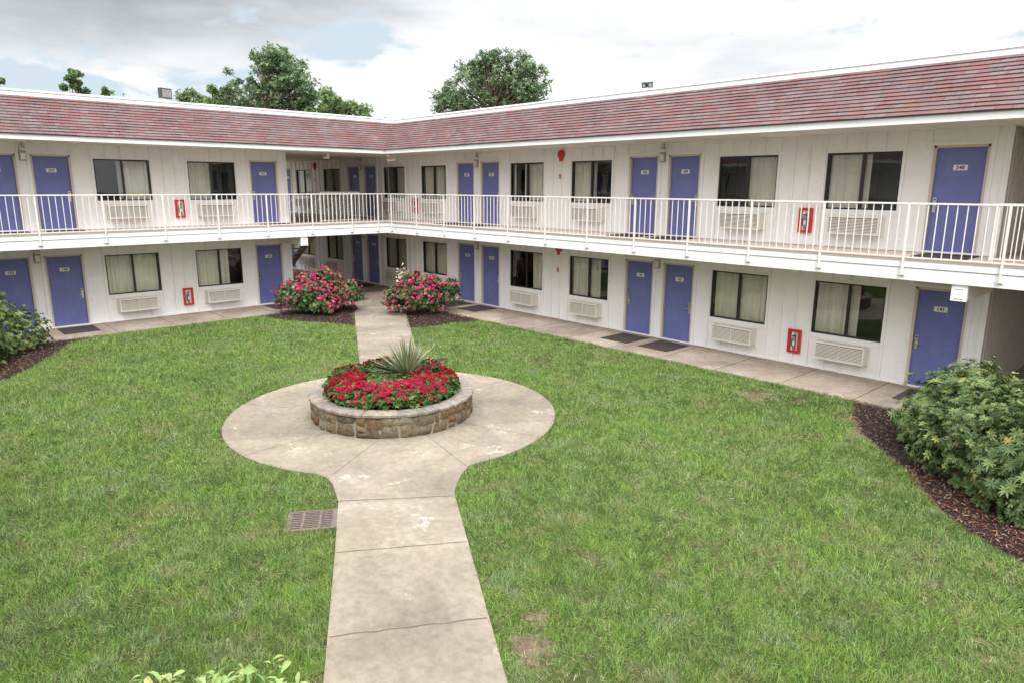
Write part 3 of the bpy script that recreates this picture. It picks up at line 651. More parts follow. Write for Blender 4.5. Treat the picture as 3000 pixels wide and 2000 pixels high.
# doormats
ME_mat = None
def mat_mesh():
    mb = MB(); mb.box(0, .90, -.98, 0, 0, .012)
    for k in range(22): mb.box(.02+k*.04, .04+k*.04, -.96, -.02, .012, .015)
    return mb.mesh('doormat', [M['mat']])
ME_mat = mat_mesh()
for w, L in (('R', doorsR), ('L', doorsL)):
    for s, a, b, sd in L:
        for fl, num in ((0, a), (1, b)):
            if not num or s < -13.5: continue
            o = inst(ME_mat, 'doormat', None, loc_of(w, s+(.14 if w == 'R' else .0), .26, (H2+.002 if fl else .004)), rz_of(w)+random.uniform(-.015, .015))
            tag(o, 'dark rectangular doormat in front of door %s' % num, 'doormat', 'dark doormats at the blue doors')
# ------------------------------------------------------------------ ground
def struct(o): o['kind'] = 'structure'; return o
mb = MB(); mb.box(-400, 400, -400, 400, -.5, -.06); struct(mb.build('ground', M['soil']))
# walkways at the foot of the walls
mb = MB()
mb.box(-14.2, 32, -1.93, .0, -.2, 0); mb.box(0, 1.93, -34, -1.93, -.2, 0); mb.box(-9, 0, -4.65, -1.93, -.2, 0); mb.box(19.95, 24.6, 0, 8, -.2, 0)
struct(mb.build('walkway', M['walk']))
mb = MB()
for k in range(14): x = 19.94-k*1.54; mb.box(x-.008, x+.008, -1.93, -.02, -.001, .004)
for k in range(12): y = -3.08-k*1.54-.01; mb.box(.02, 1.93, y-.008, y+.008, -.001, .004)
# circle and paths
CC = np.array([13.02, -8.99]); CR = 2.95
A1 = np.array([.854, -.520]); N1 = np.array([.520, .854]); F0 = np.array([16.16, -11.015]); HW = .745
A2 = np.array([-.874, .486]); N2 = np.array([-.486, -.874]); G0 = np.array([9.435, -6.815])
def P2(c, a, u, n, v): return tuple(c+a*u+n*v)
t1 = A1; e1 = P2(F0, A1, 12.0, N1, -HW); e2 = P2(F0, A1, 12.0, N1, HW)
outline = [e1, (16.88, -12.335), (15.72, -11.645), (15.56, -11.58), (15.36, -11.50), (15.15, -11.42), (14.9, -11.38)]
a0 = math.atan2(-11.42+8.99, 14.7-13.02)     # start of the round part
a1 = math.atan2(-9.65+8.99, 15.9-13.02)
ang = a0
while ang > a1-2*math.pi: outline.append((CC[0]+CR*math.cos(ang), CC[1]+CR*math.sin(ang))); ang -= R(4)
outline += [(16.0, -9.72), (16.10, -9.88), (16.24, -10.05), (16.42, -10.25), (16.58, -10.385), e2]
mb2 = MB(); mb2.poly(outline[::-1], -.2, .006)
pathpoly = [outline]
b1 = [P2(G0, A2, -1.6, N2, -.685), P2(G0, A2, -1.6, N2, .685), P2(G0, A2, 6.95, N2, .685), (1.93, -3.02), (1.93, -1.93), P2(G0, A2, 5.2, N2, -.685)]
b1 = [tuple(G0+A2*-1.2+N2*.685), (3.32, -4.16), (2.9, -3.75), (1.935, -3.35), (1.935, -1.935), (4.2, -1.935), (4.6, -3.0), tuple(G0+A2*-1.2-N2*.685)]
area = sum(b1[i][0]*b1[(i+1) % len(b1)][1]-b1[(i+1) % len(b1)][0]*b1[i][1] for i in range(len(b1)))
mb2.poly(b1 if area > 0 else b1[::-1], -.2, .0035)
pathpoly.append(b1); struct(mb2.build('garden_path', M['conc']))
def line(p, q, w=.010, z=.009, jag=0):
    p = Vector((*p, z)); q = Vector((*q, z)); d = (q-p); n = Vector((-d.y, d.x, 0)).normalized()*w/2; N = 14; pts = []
    for k in range(N+1):
        c = p+d*k/N+n*random.uniform(-jag, jag); ww = random.uniform(.6, 1.3); pts.append((c-n*ww, c+n*ww))
    for (a, b), (c, e) in zip(pts, pts[1:]): mb.quad(tuple(a), tuple(c), tuple(e), tuple(b))
line((15.72, -11.63), (16.60, -10.42), .016, jag=.4); line((16.88, -12.32), (17.68, -11.07), .014, jag=.6); line((18.20, -13.12), (18.96, -11.86), .017, jag=1.3)
line((19.75, -14.07), (20.5, -12.8), .014)
for p, q in (((11.55, -10.30), (10.72, -10.85)), ((13.3, -11.9), (13.24, -10.47)), ((14.09, -10.0), (14.9, -11.30)), ((14.44, -9.30), (15.97, -9.66)), ((14.36, -8.48), (15.79, -7.96)), ((11.60, -9.45), (10.26, -10.03)), ((12.86, -7.55), (12.80, -6.06))):
    line(p, q, .008, jag=.3)
for k in range(3): c = G0+A2*(k*1.9+.9); line(tuple(c+N2*.68), tuple(c-N2*.68), .008, .0065)
struct(mb.build('path_joints', M['joint']))
# mulch beds
mulchR = [(18.42, -1.94), (18.60, -2.5), (18.91, -3.26), (19.30, -3.85), (19.76, -4.31), (20.4, -4.97), (20.75, -5.5), (21.06, -6.0), (21.51, -6.4), (22.0, -6.75), (22.6, -6.9), (24, -7.4), (27, -7.6), (27, -1.94)]
mulchL = [(1.94, -11.3), (2.38, -12.03), (3.48, -12.6), (4.77, -13.28), (5.75, -14.0), (6.6, -14.9), (7, -18), (1.94, -18)]
mulchC1 = [(1.94, -6.55), (2.15, -6.68), (2.9, -6.62), (4.05, -5.95), (4.9, -5.5), (5.45, -5.40), (5.2, -5.24), (3.32, -4.16), (2.9, -3.75), (1.94, -3.35)]
mulchC2 = [(6.70, -4.38), (6.95, -3.9), (6.95, -3.19), (7.15, -2.4), (7.19, -1.94), (4.2, -1.94), (4.6, -3.0)]
mulchF = [(18.62, -13.43), (19.7, -14.1), (21.5, -15.3), (20.6, -16.6), (18.4, -16.8), (17.9, -15.7), (18.35, -15.0), (18.62, -14.3), (18.5, -13.8)]
beds = [mulchR, mulchL, mulchC1, mulchC2, mulchF]
def inpoly(X, Y, poly):
    r = np.zeros(X.shape, bool); n = len(poly)
    for i in range(n):
        x1, y1 = poly[i]; x2, y2 = poly[(i+1) % n]
        c = ((y1 > Y) != (y2 > Y)) & (X < (x2-x1)*(Y-y1)/((y2-y1) or 1e-9)+x1); r ^= c
    return r
def bed_mesh(name, poly, lift=.05, step=.08):
    xs = [p[0] for p in poly]; ys = [p[1] for p in poly]
    gx = np.arange(min(xs)-.2, max(xs)+.2, step); gy = np.arange(min(ys)-.2, max(ys)+.2, step)
    X, Y = np.meshgrid(gx, gy, indexing='ij'); ins = inpoly(X, Y, poly)
    # distance to outline
    dmin = np.full(X.shape, 9.)
    for i in range(len(poly)):
        a = np.array(poly[i]); b = np.array(poly[(i+1) % len(poly)]); d = b-a; L2 = d@d
        tt = np.clip(((X-a[0])*d[0]+(Y-a[1])*d[1])/L2, 0, 1); dmin = np.minimum(dmin, np.hypot(X-a[0]-tt*d[0], Y-a[1]-tt*d[1]))
    sd = np.where(ins, dmin, -dmin)
    Z = np.where(sd < 0, -.055, -.05+lift*(1-np.exp(-np.maximum(sd, 0)/.12)))+rng.normal(0, .006, X.shape)*(sd > 0)
    m_ = MB(); m_.v = [tuple(v) for v in np.stack([X, Y, Z], -1).reshape(-1, 3)]; ny = len(gy)
    for i in range(len(gx)-1):
        for j in range(ny-1):
            if sd[i:i+2, j:j+2].max() > -.02: m_.f.append((i*ny+j, (i+1)*ny+j, (i+1)*ny+j+1, i*ny+j+1)); m_.m.append(0)
    return struct(smooth(m_.build(name, M['mulch'])))
names = ['mulch_bed']*5
for p in beds: bed_mesh('mulch_bed', p)
def sample_poly(poly, dens):
    xs = [p[0] for p in poly]; ys = [p[1] for p in poly]; A = (max(xs)-min(xs))*(max(ys)-min(ys)); n = int(A*dens)
    X = rng.uniform(min(xs), max(xs), n); Y = rng.uniform(min(ys), max(ys), n); k = inpoly(X, Y, poly); return X[k], Y[k]
X, Y = map(np.concatenate, zip(*[sample_poly(p, 700) for p in beds])); n = len(X)
chip_v = [(-.5, -.15, 0), (.5, -.12, 0), (.45, .15, .05), (-.5, .12, .05)]
ax = rng.normal(0, .45, (n, 3)); ax[:, 2] = 1
o = bake('mulch_chips', chip_v, [(0, 1, 2, 3)], np.stack([X, Y, .002+rng.uniform(0, .018, n)], 1), frames(ax), np.stack([rng.uniform(.02, .055, n)]*3, 1), rng.uniform(0, 1, n), M['chips'])
tag(o, kind='stuff', label='dark shredded bark chips on the planting beds')
# fallen red-brown leaves and needles under the shrubs
def fallen(poly, dens):
    X, Y = sample_poly(poly, dens); return X, Y
fx, fy = map(np.concatenate, zip(fallen([(20.1, -4.75), (20.9, -5.85), (21.6, -6.45), (23, -7), (23, -5.4), (21.2, -5.0)], 230), fallen([(3.9, -13.2), (5.3, -13.95), (6.2, -15), (4.6, -15)], 260)))
n = len(fx); ax = rng.normal(0, .35, (n, 3)); ax[:, 2] = 1
tv, tq = leaf_tmpl(1, .22, .05, .1)
o = bake('fallen_leaves', tv, tq, np.stack([fx, fy, np.full(n, .02)+rng.uniform(0, .02, n)], 1), frames(ax), rng.uniform(.03, .075, n), rng.uniform(0, 1, n), M['fallen'])
tag(o, kind='stuff', label='rusty fallen leaves under the shrubs')
# ------------------------------------------------------------------ lawn
CAM = np.array([23.4979, -15.7533, 4.0363]); FW = np.array([-.7338, .6793])
mb = MB(); mb.box(1.9, 40, -40, -1.9, -.055, -.03); struct(mb.build('lawn', M['soil']))
grateP = [(15.60, -12.23), (15.90, -11.74), (16.34, -12.01), (16.03, -12.50)]
def grass_points(N):
    # slant distance sampling: dense close by, sparser far away
    d = 3.0+rng.uniform(0, 1, N)**1.25*24; az = rng.uniform(-R(46), R(46), N)
    fx, fy = FW; X = CAM[0]+d*(fx*np.cos(az)-fy*np.sin(az)); Y = CAM[1]+d*(fy*np.cos(az)+fx*np.sin(az))
    ok = (X > 1.90) & (Y < -1.90) & (X < 26)
    ok &= ~inpoly(X, Y, outline) & ~inpoly(X, Y, b1) & ~inpoly(X, Y, grateP)
    jx, jy = X+rng.normal(0, .035, N), Y+rng.normal(0, .035, N)
    for p in beds: ok &= ~inpoly(jx, jy, p)
    ok &= np.hypot(X-10.44, Y+5.95) > .17
    return X[ok], Y[ok], d[ok]
X, Y, d = grass_points(1350000)
t = NT('bare_dirt'); M['dirt'] = t.bsdf(t.ramp(t.noise(9, 6, .75), [(.3, (.085, .062, .042)), (.5, (.17, .125, .088)), (.7, (.30, .235, .165))]), 1, 0, bump=t.noise(30, 6, .8), bs=1, bd=.03)
BALD = ((18.95, -3.05, .28), (19.3, -3.75, .35), (16.9, -3.0, .35), (19.55, -11.85, .20), (19.25, -11.45, .12), (16.35, -8.6, .14), (17.0, -10.0, .12), (11.9, -4.1, .35), (17.6, -2.6, .3), (18.7, -4.6, .25), (20.15, -11.8, .22), (20.7, -12.35, .25), (17.2, -12.75, .10), (16.2, -14.2, .12))
mb = MB()
for bx, by, br in BALD:
    k0 = random.uniform(0, 6); pts = [(bx+br*1.0*(1+.25*math.sin(3*a+k0)+.15*math.sin(7*a+k0))*math.cos(a), by+br*1.0*(1+.25*math.sin(3*a+k0)+.15*math.sin(7*a+k0))*math.sin(a)) for a in [2*math.pi*k/28 for k in range(28)]]
    mb.poly(pts, -.05, -.025-.0012*BALD.index((bx, by, br)))
struct(mb.build('bare_soil', M['dirt']))
def vnoise(x, y, s, seed):
    r2 = np.random.default_rng(seed); G = r2.uniform(0, 1, (64, 64)); x = x*s % 63; y = y*s % 63
    i = x.astype(int); j = y.astype(int); u = x-i; v = y-j; u = u*u*(3-2*u); v = v*v*(3-2*v)
    return (G[i, j]*(1-u)*(1-v)+G[(i+1) % 64, j]*u*(1-v)+G[i, (j+1) % 64]*(1-u)*v+G[(i+1) % 64, (j+1) % 64]*u*v)
hn = .35*vnoise(X, Y, 1.7, 1)+.30*vnoise(X, Y, 5.3, 2)+.5*vnoise(X, Y, 9.5, 14)
thin = .5*vnoise(X, Y, .9, 3)+.5*vnoise(X, Y, 3.1, 4); cg = vnoise(X, Y, 9.5, 14)*.6+vnoise(X+.4, Y, 17, 15)*.4
bald = np.zeros(len(X))
for bx, by, br in BALD:
    br *= rng.uniform(.8, 1.1)
    bald = np.maximum(bald, np.exp(-((X-bx)**2+(Y-by)**2)/br**2))
keep = rng.uniform(0, 1, len(X)) > np.clip((thin-.66)*2.5, 0, .6)+bald*.90+np.clip((.36-cg)*3.0, 0, .7)
X, Y, d, hn = X[keep], Y[keep], d[keep], hn[keep]; n = len(X)
sl = np.hypot(d, 4)
tuft = 2*np.pi*vnoise(X, Y, 6.0, 9)*2
lean = rng.uniform(.10, 1.10, n); az = tuft+rng.normal(0, .9, n)
ax = np.stack([np.sin(lean)*np.cos(az), np.sin(lean)*np.sin(az), np.cos(lean)], 1)
Wd = .0032*(sl/5)**.85*rng.uniform(.7, 1.3, n); Ht = (.035+.062*hn)*rng.uniform(.6, 1.3, n); RN_ = rng.uniform(0, 1, n); flat = RN_ > .93; ax[flat, 2] *= .22
bl_v = [(-.5, 0, 0), (.5, 0, 0), (.42, .10, .55), (-.42, .10, .55), (.08, .34, 1), (-.08, .34, 1)]
o = bake('lawn_grass', bl_v, [(0, 1, 2, 3), (3, 2, 4, 5)], np.stack([X, Y, np.full(n, -.032)], 1), frames(ax), np.stack([Wd, Ht, Ht], 1), RN_, M['grass'])
tag(o, 'patchy mown green lawn of the courtyard', 'grass', kind='stuff')
X2, Y2, d2 = grass_points(45000); n2 = len(X2); ax2 = rng.normal(0, .5, (n2, 3)); a2 = rng.uniform(0, 6.28, n2); ax2 = np.stack([np.cos(a2), np.sin(a2), rng.uniform(.02, .35, n2)], 1)
sl2 = np.hypot(d2, 4)
o = bake('dry_thatch', bl_v, [(0, 1, 2, 3), (3, 2, 4, 5)], np.stack([X2, Y2, np.full(n2, -.026)], 1), frames(ax2), np.stack([.0045*(sl2/5)**.85, rng.uniform(.02, .06, n2), rng.uniform(.03, .07, n2)], 1), rng.uniform(0, 1, n2), leafmat('dry_thatch', [(0, (.20, .15, .085)), (.6, (.36, .29, .16)), (1, (.48, .42, .26))]))
tag(o, 'dry straw-coloured thatch showing in the thin spots of the lawn', 'thatch', kind='stuff')
# ------------------------------------------------------------------ round stone planter
PC = (13.02, -9.02)
pl = empty('stone_planter', (PC[0], PC[1], 0), 0, 'round stone-walled flower planter in the middle of the circular path', 'planter')
mb = MB(); NS = 72
for k in range(NS):
    a, b = 2*math.pi*k/NS, 2*math.pi*(k+1)/NS; ca, sa, cb, sb = math.cos(a), math.sin(a), math.cos(b), math.sin(b)
    ro, ri_ = 1.424, 1.18
    mb.quad((ro*ca, ro*sa, 0), (ro*cb, ro*sb, 0), (ro*cb, ro*sb, .408), (ro*ca, ro*sa, .408))
    mb.quad((ri_*cb, ri_*sb, .2), (ri_*ca, ri_*sa, .2), (ri_*ca, ri_*sa, .408), (ri_*cb, ri_*sb, .408)); mb.quad((ro*ca, ro*sa, .408), (ro*cb, ro*sb, .408), (ri_*cb, ri_*sb, .408), (ri_*ca, ri_*sa, .408))
mb.build('mortar_core', M['mortar'], pl)
def stones():
    V = []; F = []; A = []
    def stone(a0, a1, z0, z1, rn):
        nx, nz = 7, 5; i0 = len(V); g = .004; cor = [rng.normal(0, .016, 2) for _ in range(4)]; ph = rng.uniform(0, 6, 3)
        for j in range(nz):
            for i in range(nx):
                u, v = i/(nx-1)*2-1, j/(nz-1)*2-1
                # squircle outline so that corners are rounded
                uu = u*math.sqrt(1-v*v*.10) if abs(v) > 0 else u; vv = v*math.sqrt(1-u*u*.10)
                cu = (cor[0]*(1-u)*(1-v)+cor[1]*(1+u)*(1-v)+cor[2]*(1+u)*(1+v)+cor[3]*(1-u)*(1+v))/4
                a = (a0+a1)/2+uu*((a1-a0)/2-g/1.45)+cu[0]; z = (z0+z1)/2+vv*((z1-z0)/2-g*.7)+cu[1]
                e = max(abs(u), abs(v)); bul = .019*(1-e**4)+.006*math.sin(u*3+ph[0])*math.cos(v*2+ph[1])-(.010 if e > .99 else 0)
                r = 1.436+bul; V.append((r*math.cos(a), r*math.sin(a), max(0, z)))
        for j in range(nz-1):
            for i in range(nx-1): F.append((i0+j*nx+i, i0+j*nx+i+1, i0+(j+1)*nx+i+1, i0+(j+1)*nx+i)); A.append(rn)
    # two uneven courses with some split stones
    a = 0
    while a < 2*math.pi-.05:
        w = min(rng.uniform(.12, .27), 2*math.pi-a); 
        if 2*math.pi-a-w < .08: w = 2*math.pi-a
        zs = rng.uniform(.14, .23)
        k = rng.uniform()
        if k < .25: parts = [(0, .10), (.10, .22), (.22, .385)]
        elif k < .33: parts = [(0, .385*.99)]
        else: parts = [(0, zs), (zs, .385)]
        for z0, z1 in parts:
            if z1-z0 < .13 or rng.uniform() < .25 and w > .16 and len(parts) > 1:
                stone(a, a+w, z0, z1, rng.uniform())
            elif w > .17 and rng.uniform() < .5:
                q = rng.uniform(.4, .6); stone(a, a+w*q, z0, z1, rng.uniform()); stone(a+w*q, a+w, z0, z1, rng.uniform())
            else: stone(a, a+w, z0, z1, rng.uniform())
        a += w
    me = D.meshes.new('stone_wall'); me.from_pydata(V, [], F); at = me.attributes.new('rnd', 'FLOAT', 'FACE'); at.data.foreach_set('value', A)
    me.materials.append(M['stone']); me.update(); return smooth(inst(me, 'stone_wall', pl))
stones()
def cap():
    V = []; F = []; A = []; a = 0
    while a < 2*math.pi-.02:
        w = rng.uniform(.18, .42)
        if 2*math.pi-a-w < .1: w = 2*math.pi-a
        n = 6; i0 = len(V); zt = .425+rng.uniform(-.008, .006); jo = rng.uniform(-.012, .018); ji = rng.uniform(-.02, .02); rn = rng.uniform()
        for k in range(n+1):
            t_ = a+.003+(w-.006)*k/n; c, s = math.cos(t_), math.sin(t_); wob = .008*math.sin(t_*31)+.006*math.sin(t_*57); edge_ = .012 if k in (0, n) else 0
            ro = 1.468+jo+wob-edge_; ri_ = 1.165+ji
            for r, z in ((ro-.004, zt-.05), (ro, zt-.012), (ro-.014, zt), (ri_+.014, zt), (ri_, zt-.012), (ri_+.01, zt-.06)): V.append((r*c, r*s, z-(.006 if edge_ else 0)))
        for k in range(n):
            for j in range(5): F.append((i0+k*6+j, i0+(k+1)*6+j, i0+(k+1)*6+j+1, i0+k*6+j+1)); A.append(rn)
        F.append(tuple(i0+j for j in range(6))); A.append(rn); F.append(tuple(i0+n*6+j for j in reversed(range(6)))); A.append(rn)
        a += w
    me = D.meshes.new('cap_stones'); me.from_pydata(V, [], F); at = me.attributes.new('rnd', 'FLOAT', 'FACE'); at.data.foreach_set('value', A)
    me.materials.append(M['cap']); me.update(); return inst(me, 'cap_stones', pl)
cap()
mb = MB(); mb.poly([(1.215*math.cos(2*math.pi*k/48), 1.215*math.sin(2*math.pi*k/48)) for k in range(48)], .2, .34); mb.build('planter_soil', M['mulch'], pl)
# bedding flowers: a dense low mass of plants (nobody could count them)
def flower_mass():
    N = 7500; r = 1.21*np.sqrt(rng.uniform(0, 1, N)); a = rng.uniform(0, 2*np.pi, N); x = r*np.cos(a); y = r*np.sin(a)
    dome = .38*np.sqrt(np.clip(1-(r/1.25)**9, 0, 1)*(.50+.50*np.clip((r-.35)/.45, 0, 1)))+.08*vnoise(x+5, y+5, 6, 21)-.08*vnoise(x+5, y+5, 2.2, 29)
    yc = np.hypot(x+.30, y-.52); dome *= np.clip((yc-.05)/.25, .35, 1)
    z = .37+dome*rng.uniform(.35, 1.04, N)
    ax = np.stack([x*.5, y*.5, np.full(N, .8)], 1)+rng.normal(0, .35, (N, 3))
    V, Q = rosette(6, .060, .018, .6, .4)
    o = bake('bedding_plants', V, Q, np.stack([x+PC[0], y+PC[1], z], 1), frames(ax), rng.uniform(.7, 1.3, N), rng.uniform(0, 1, N), M['bedleaf'])
    tag(o, 'dense bed of green foliage with red flowers filling the stone planter', 'flower bed', kind='stuff')
    N = 1900; r = 1.23*np.sqrt(rng.uniform(.0, 1, N)); a = rng.uniform(0, 2*np.pi, N); x = r*np.cos(a); y = r*np.sin(a)
    w = vnoise(x+9, y+9, 3.4, 33)+.30*rng.uniform(0, 1, N)+.18*np.clip((r-.5)/.5, 0, 1)-.30*np.exp(-((x-.55)**2+(y+.35)**2)/.16); yc = np.hypot(x+.30, y-.52); k = (yc > .24) & (w > .64); x, y, r = x[k], y[k], r[k]; N = len(x)
    dome = .38*np.sqrt(np.clip(1-(r/1.25)**9, 0, 1)*(.50+.50*np.clip((r-.35)/.45, 0, 1)))+.08*vnoise(x+5, y+5, 6, 21)-.08*vnoise(x+5, y+5, 2.2, 29)
    Vf, Qf = rosette(6, .036, .030, .75, .7); V2 = list(Vf)+[(a_*.6, b_*.6, c_*.6+.014) for a_, b_, c_ in Vf]; Q2 = Qf+[tuple(i+len(Vf) for i in q) for q in Qf]
    ax = np.stack([x*.6, y*.6, np.full(N, .9)], 1)+rng.normal(0, .25, (N, 3))
    rn = np.clip(vnoise(x+3, y+3, 1.6, 40)*.7+rng.uniform(0, .4, N), 0, 1)
    bake('red_blossoms', V2, Q2, np.stack([x+PC[0], y+PC[1], .37+dome+rng.uniform(0, .045, N)], 1), frames(ax), rng.uniform(.75, 1.35, N), rn, M['redpet'], o)
flower_mass()
# yucca
def yucca():
    root = empty('yucca', (12.72, -8.50, .50), 0, 'spiky pale yucca growing in the back of the stone planter', 'yucca')
    N = 360; V = []; F = []; A = []
    for k in range(N):
        el = R(rng.uniform(18, 88)) if k > 170 else R(rng.uniform(12, 42)); az = rng.uniform(0, 2*math.pi); L = rng.uniform(.58, .90); w = rng.uniform(.010, .018); i0 = len(V)
        d0 = Vector((math.cos(az)*math.cos(el), math.sin(az)*math.cos(el), math.sin(el))); sd = Vector((-math.sin(az), math.cos(az), 0)); sag = rng.uniform(0, .22)*math.cos(el)
        for t_, ww in ((0, .7), (.3, 1), (.7, .7), (1, .06)):
            c = d0*L*t_-Vector((0, 0, sag*t_*t_*L)); V += [tuple(c-sd*w*ww), tuple(c+Vector((0, 0, -.004)))if False else tuple(c+sd*w*ww)]
        rn = rng.uniform()*(.8 if el > R(30) else 1.0)+(.2 if el < R(22) else 0)
        for j in range(3): F.append((i0+2*j, i0+2*j+1, i0+2*j+3, i0+2*j+2)); A.append(min(1, rn))
    me = D.meshes.new('blades'); me.from_pydata(V, [], F); at = me.attributes.new('rnd', 'FLOAT', 'FACE'); at.data.foreach_set('value', A); me.materials.append(M['yucca']); me.update()
    inst(me, 'blades', root)
    mb = MB(); mb.tube([(0, 0, -.12), (0, 0, .03)], [.05, .04], 8); mb.build('stem', M['bark'], root)
yucca()
# ------------------------------------------------------------------ shrubs
def lobes_points(lobes, N, lo=.72, hi=1.03, seed=0, zmin=.04):
    # points near the surface of a union of lumpy ellipsoids
    P = []; Nn = []; w = np.array([l[3]*l[3]+l[3]*l[4] for l in lobes]); w = w/w.sum()
    for k, (cx, cy, cz, rx, rz_) in enumerate(lobes):
        n = int(N*w[k]); v = rng.normal(0, 1, (n, 3)); v /= np.linalg.norm(v, axis=1, keepdims=True)
        v = v[v[:, 2] > -.62]; n = len(v)
        az = np.arctan2(v[:, 1], v[:, 0]); lump = 1+.11*np.sin(az*5+k*2+v[:, 2]*3)*np.cos(v[:, 2]*5+k)+.09*np.sin(az*9+k)*np.sin(v[:, 2]*8)+.05*np.sin(az*17+v[:, 2]*15)
        f = rng.uniform(lo, hi, n)**.7*lump
        p = np.stack([cx+v[:, 0]*rx*f, cy+v[:, 1]*rx*f, cz+v[:, 2]*rz_*f], 1); P.append(p); Nn.append(v)
    P = np.concatenate(P); Nn = np.concatenate(Nn); ok = P[:, 2] > zmin
    for k, (cx, cy, cz, rx, rz_) in enumerate(lobes):
        q = np.sqrt(((P[:, 0]-cx)/rx)**2+((P[:, 1]-cy)/rx)**2+((P[:, 2]-cz)/rz_)**2); ok &= q > lo*.80
    return P[ok], Nn[ok]
def branches(root, lobes, n, rad=.02):
    mb = MB(); cx = sum(l[0] for l in lobes)/len(lobes); cy = sum(l[1] for l in lobes)/len(lobes)
    for k in range(n):
        l = lobes[k % len(lobes)]; a = random.uniform(0, 6.28); e = random.uniform(.1, 1.3); b = (l[0]*.75+cx*.25+random.uniform(-.12, .12), l[1]*.75+cy*.25+random.uniform(-.12, .12), -.03)
        tip = (l[0]+l[3]*.85*math.cos(a)*math.cos(e), l[1]+l[3]*.85*math.sin(a)*math.cos(e), max(.12, l[2]+l[4]*.85*math.sin(e)))
        mid = tuple(b[i]*.5+tip[i]*.5+random.uniform(-.07, .07) for i in range(3)); mb.tube([b, mid, tip], [rad, rad*.7, rad*.3], 6)
    mb.build('branches', M['bark'], root)
def rhodo(lobes, N, label, loc):
    root = empty('rhododendron_bush', (0, 0, 0), 0, label, 'bush', 'rhododendron bushes in the mulch beds')
    P, Nn = lobes_points(lobes, int(N*1.35), .60, 1.06); kk = vnoise(P[:, 0]+P[:, 2]*.8+5, P[:, 1]+P[:, 2]*1.1+25, 4.6, 61)+rng.uniform(-.16, .16, len(P)) > .34; P, Nn = P[kk], Nn[kk]; n = len(P)
    ax = Nn+np.array([0, 0, .55])+rng.normal(0, .38, (n, 3)); V, Q = rosette(10, .104, .022, .55, .42)
    V2, Q2 = rosette(9, .094, .021, .95, .55)
    h = n//2; rn = np.clip(rng.normal(.45, .22, n)+(vnoise(P[:, 0]+7, P[:, 1]+30, 1.5, 5)-.5)*.35, 0, 1)
    yl = rng.uniform(0, 1, n) > .985; rn[yl] = rng.uniform(.93, 1, yl.sum()); rn = np.where(yl, rn, np.minimum(rn, .88))
    o1 = bake('foliage', V, Q, P[:h], frames(ax[:h]), rng.uniform(.75, 1.25, h), rn[:h], M['rhodo'], root)
    me2 = bake('tmp', V2, Q2, P[h:], frames(ax[h:]), rng.uniform(.75, 1.25, n-h), rn[h:], M['rhodo'], root)
    join_into(o1, me2); branches(root, lobes, 26)
def join_into(a, b):
    import bmesh
    bm = bmesh.new(); bm.from_mesh(a.data); bm.from_mesh(b.data); bm.to_mesh(a.data); bm.free(); me = b.data; D.objects.remove(b); D.meshes.remove(me)
rhodo([(20.75, -3.35, .45, 1.02, .80), (20.55, -2.75, .62, .62, .66), (21.3, -4.35, .45, 1.05, .86)], 5200, 'rhododendron bush in front of door 141, nearest the motel wall', None)
rhodo([(22.35, -4.9, .5, 1.15, .95), (22.2, -3.3, .55, 1.05, .98), (23.2, -3.9, .6, 1.1, 1.0), (22.0, -5.35, .25, .62, .55)], 6800, 'large rhododendron bush cut off by the right edge of the photo', None)
rhodo([(2.6, -14.15, .64, 1.10, 1.0), (2.5, -13.3, .42, .74, .66)], 3300, 'rhododendron bush in front of door 150 by the left walkway', None)
rhodo([(3.9, -14.75, .45, 1.12, .80), (3.5, -15.9, .5, 1.1, .9)], 3600, 'lower rhododendron bush at the left edge of the photo, nearest the lawn', None)
def rose(lobes, N, NF, label, cream=None):
    root = empty('rose_bush', (0, 0, 0), 0, label, 'rose bush', 'pink rose bushes flanking the path')
    P, Nn = lobes_points(lobes, N, .45, 1.10); n = len(P); V, Q = rosette(5, .060, .032, .35, .25)
    keep = vnoise(P[:, 0]*1+11, P[:, 1]+P[:, 2]*1.3+20, 4.2, 77)+rng.uniform(-.2, .2, n) > .36; P, Nn = P[keep], Nn[keep]; n = len(P)
    bake('foliage', V, Q, P, frames(Nn+rng.normal(0, .6, (n, 3))), rng.uniform(.7, 1.3, n), np.clip(rng.normal(.45, .27, n), 0, 1), M['roseleaf'], root)
    P, Nn = lobes_points(lobes, NF*3, .98, 1.22); 
    w = vnoise(P[:, 0]+3, P[:, 1]+P[:, 2]+40, 2.6, 51)*.8+rng.uniform(0, .6, len(P))+np.clip(P[:, 2]-.75, -.5, .6)*.55; k = np.argsort(-w)[:NF]; P, Nn = P[k], Nn[k]; n = len(P)
    Vf, Qf = rosette(7, .042, .036, .6, .5); V2 = list(Vf)+[(a_*.6, b_*.6, c_*.6+.018) for a_, b_, c_ in Vf]; Q2 = Qf+[tuple(i+len(Vf) for i in q) for q in Qf]
    rn = np.clip(rng.beta(1.2, 1.35, n), 0, 1)
    bake('blossoms', V2, Q2, P, frames(Nn+np.array([0, 0, .4])+rng.normal(0, .3, (n, 3))), rng.uniform(.7, 1.45, n), rn, M['pink'], root)
    if cream:
        cx, cy, cz = cream; n = 90; P = rng.normal(0, 1, (n, 3))*np.array([.10, .10, .17])+np.array([cx, cy, cz])
        bake('pale_blossoms', Vf, Qf, P, frames(rng.normal(0, .5, (n, 3))+np.array([0, 0, 1.])), rng.uniform(.6, 1.1, n), rng.uniform(0, 1, n), M['cream'], root)
    branches(root, lobes, 34, .012)
rose([(2.62, -4.95, .60, .85, .66), (2.30, -5.75, .52, .58, .50), (3.0, -4.30, .58, .55, .46), (2.75, -4.85, 1.05, .42, .38), (2.4, -5.35, .95, .35, .32), (2.9, -4.5, .98, .30, .28), (3.2, -5.2, .35, .42, .34)], 11000, 520, 'round rose bush full of pink flowers on the left side of the path')
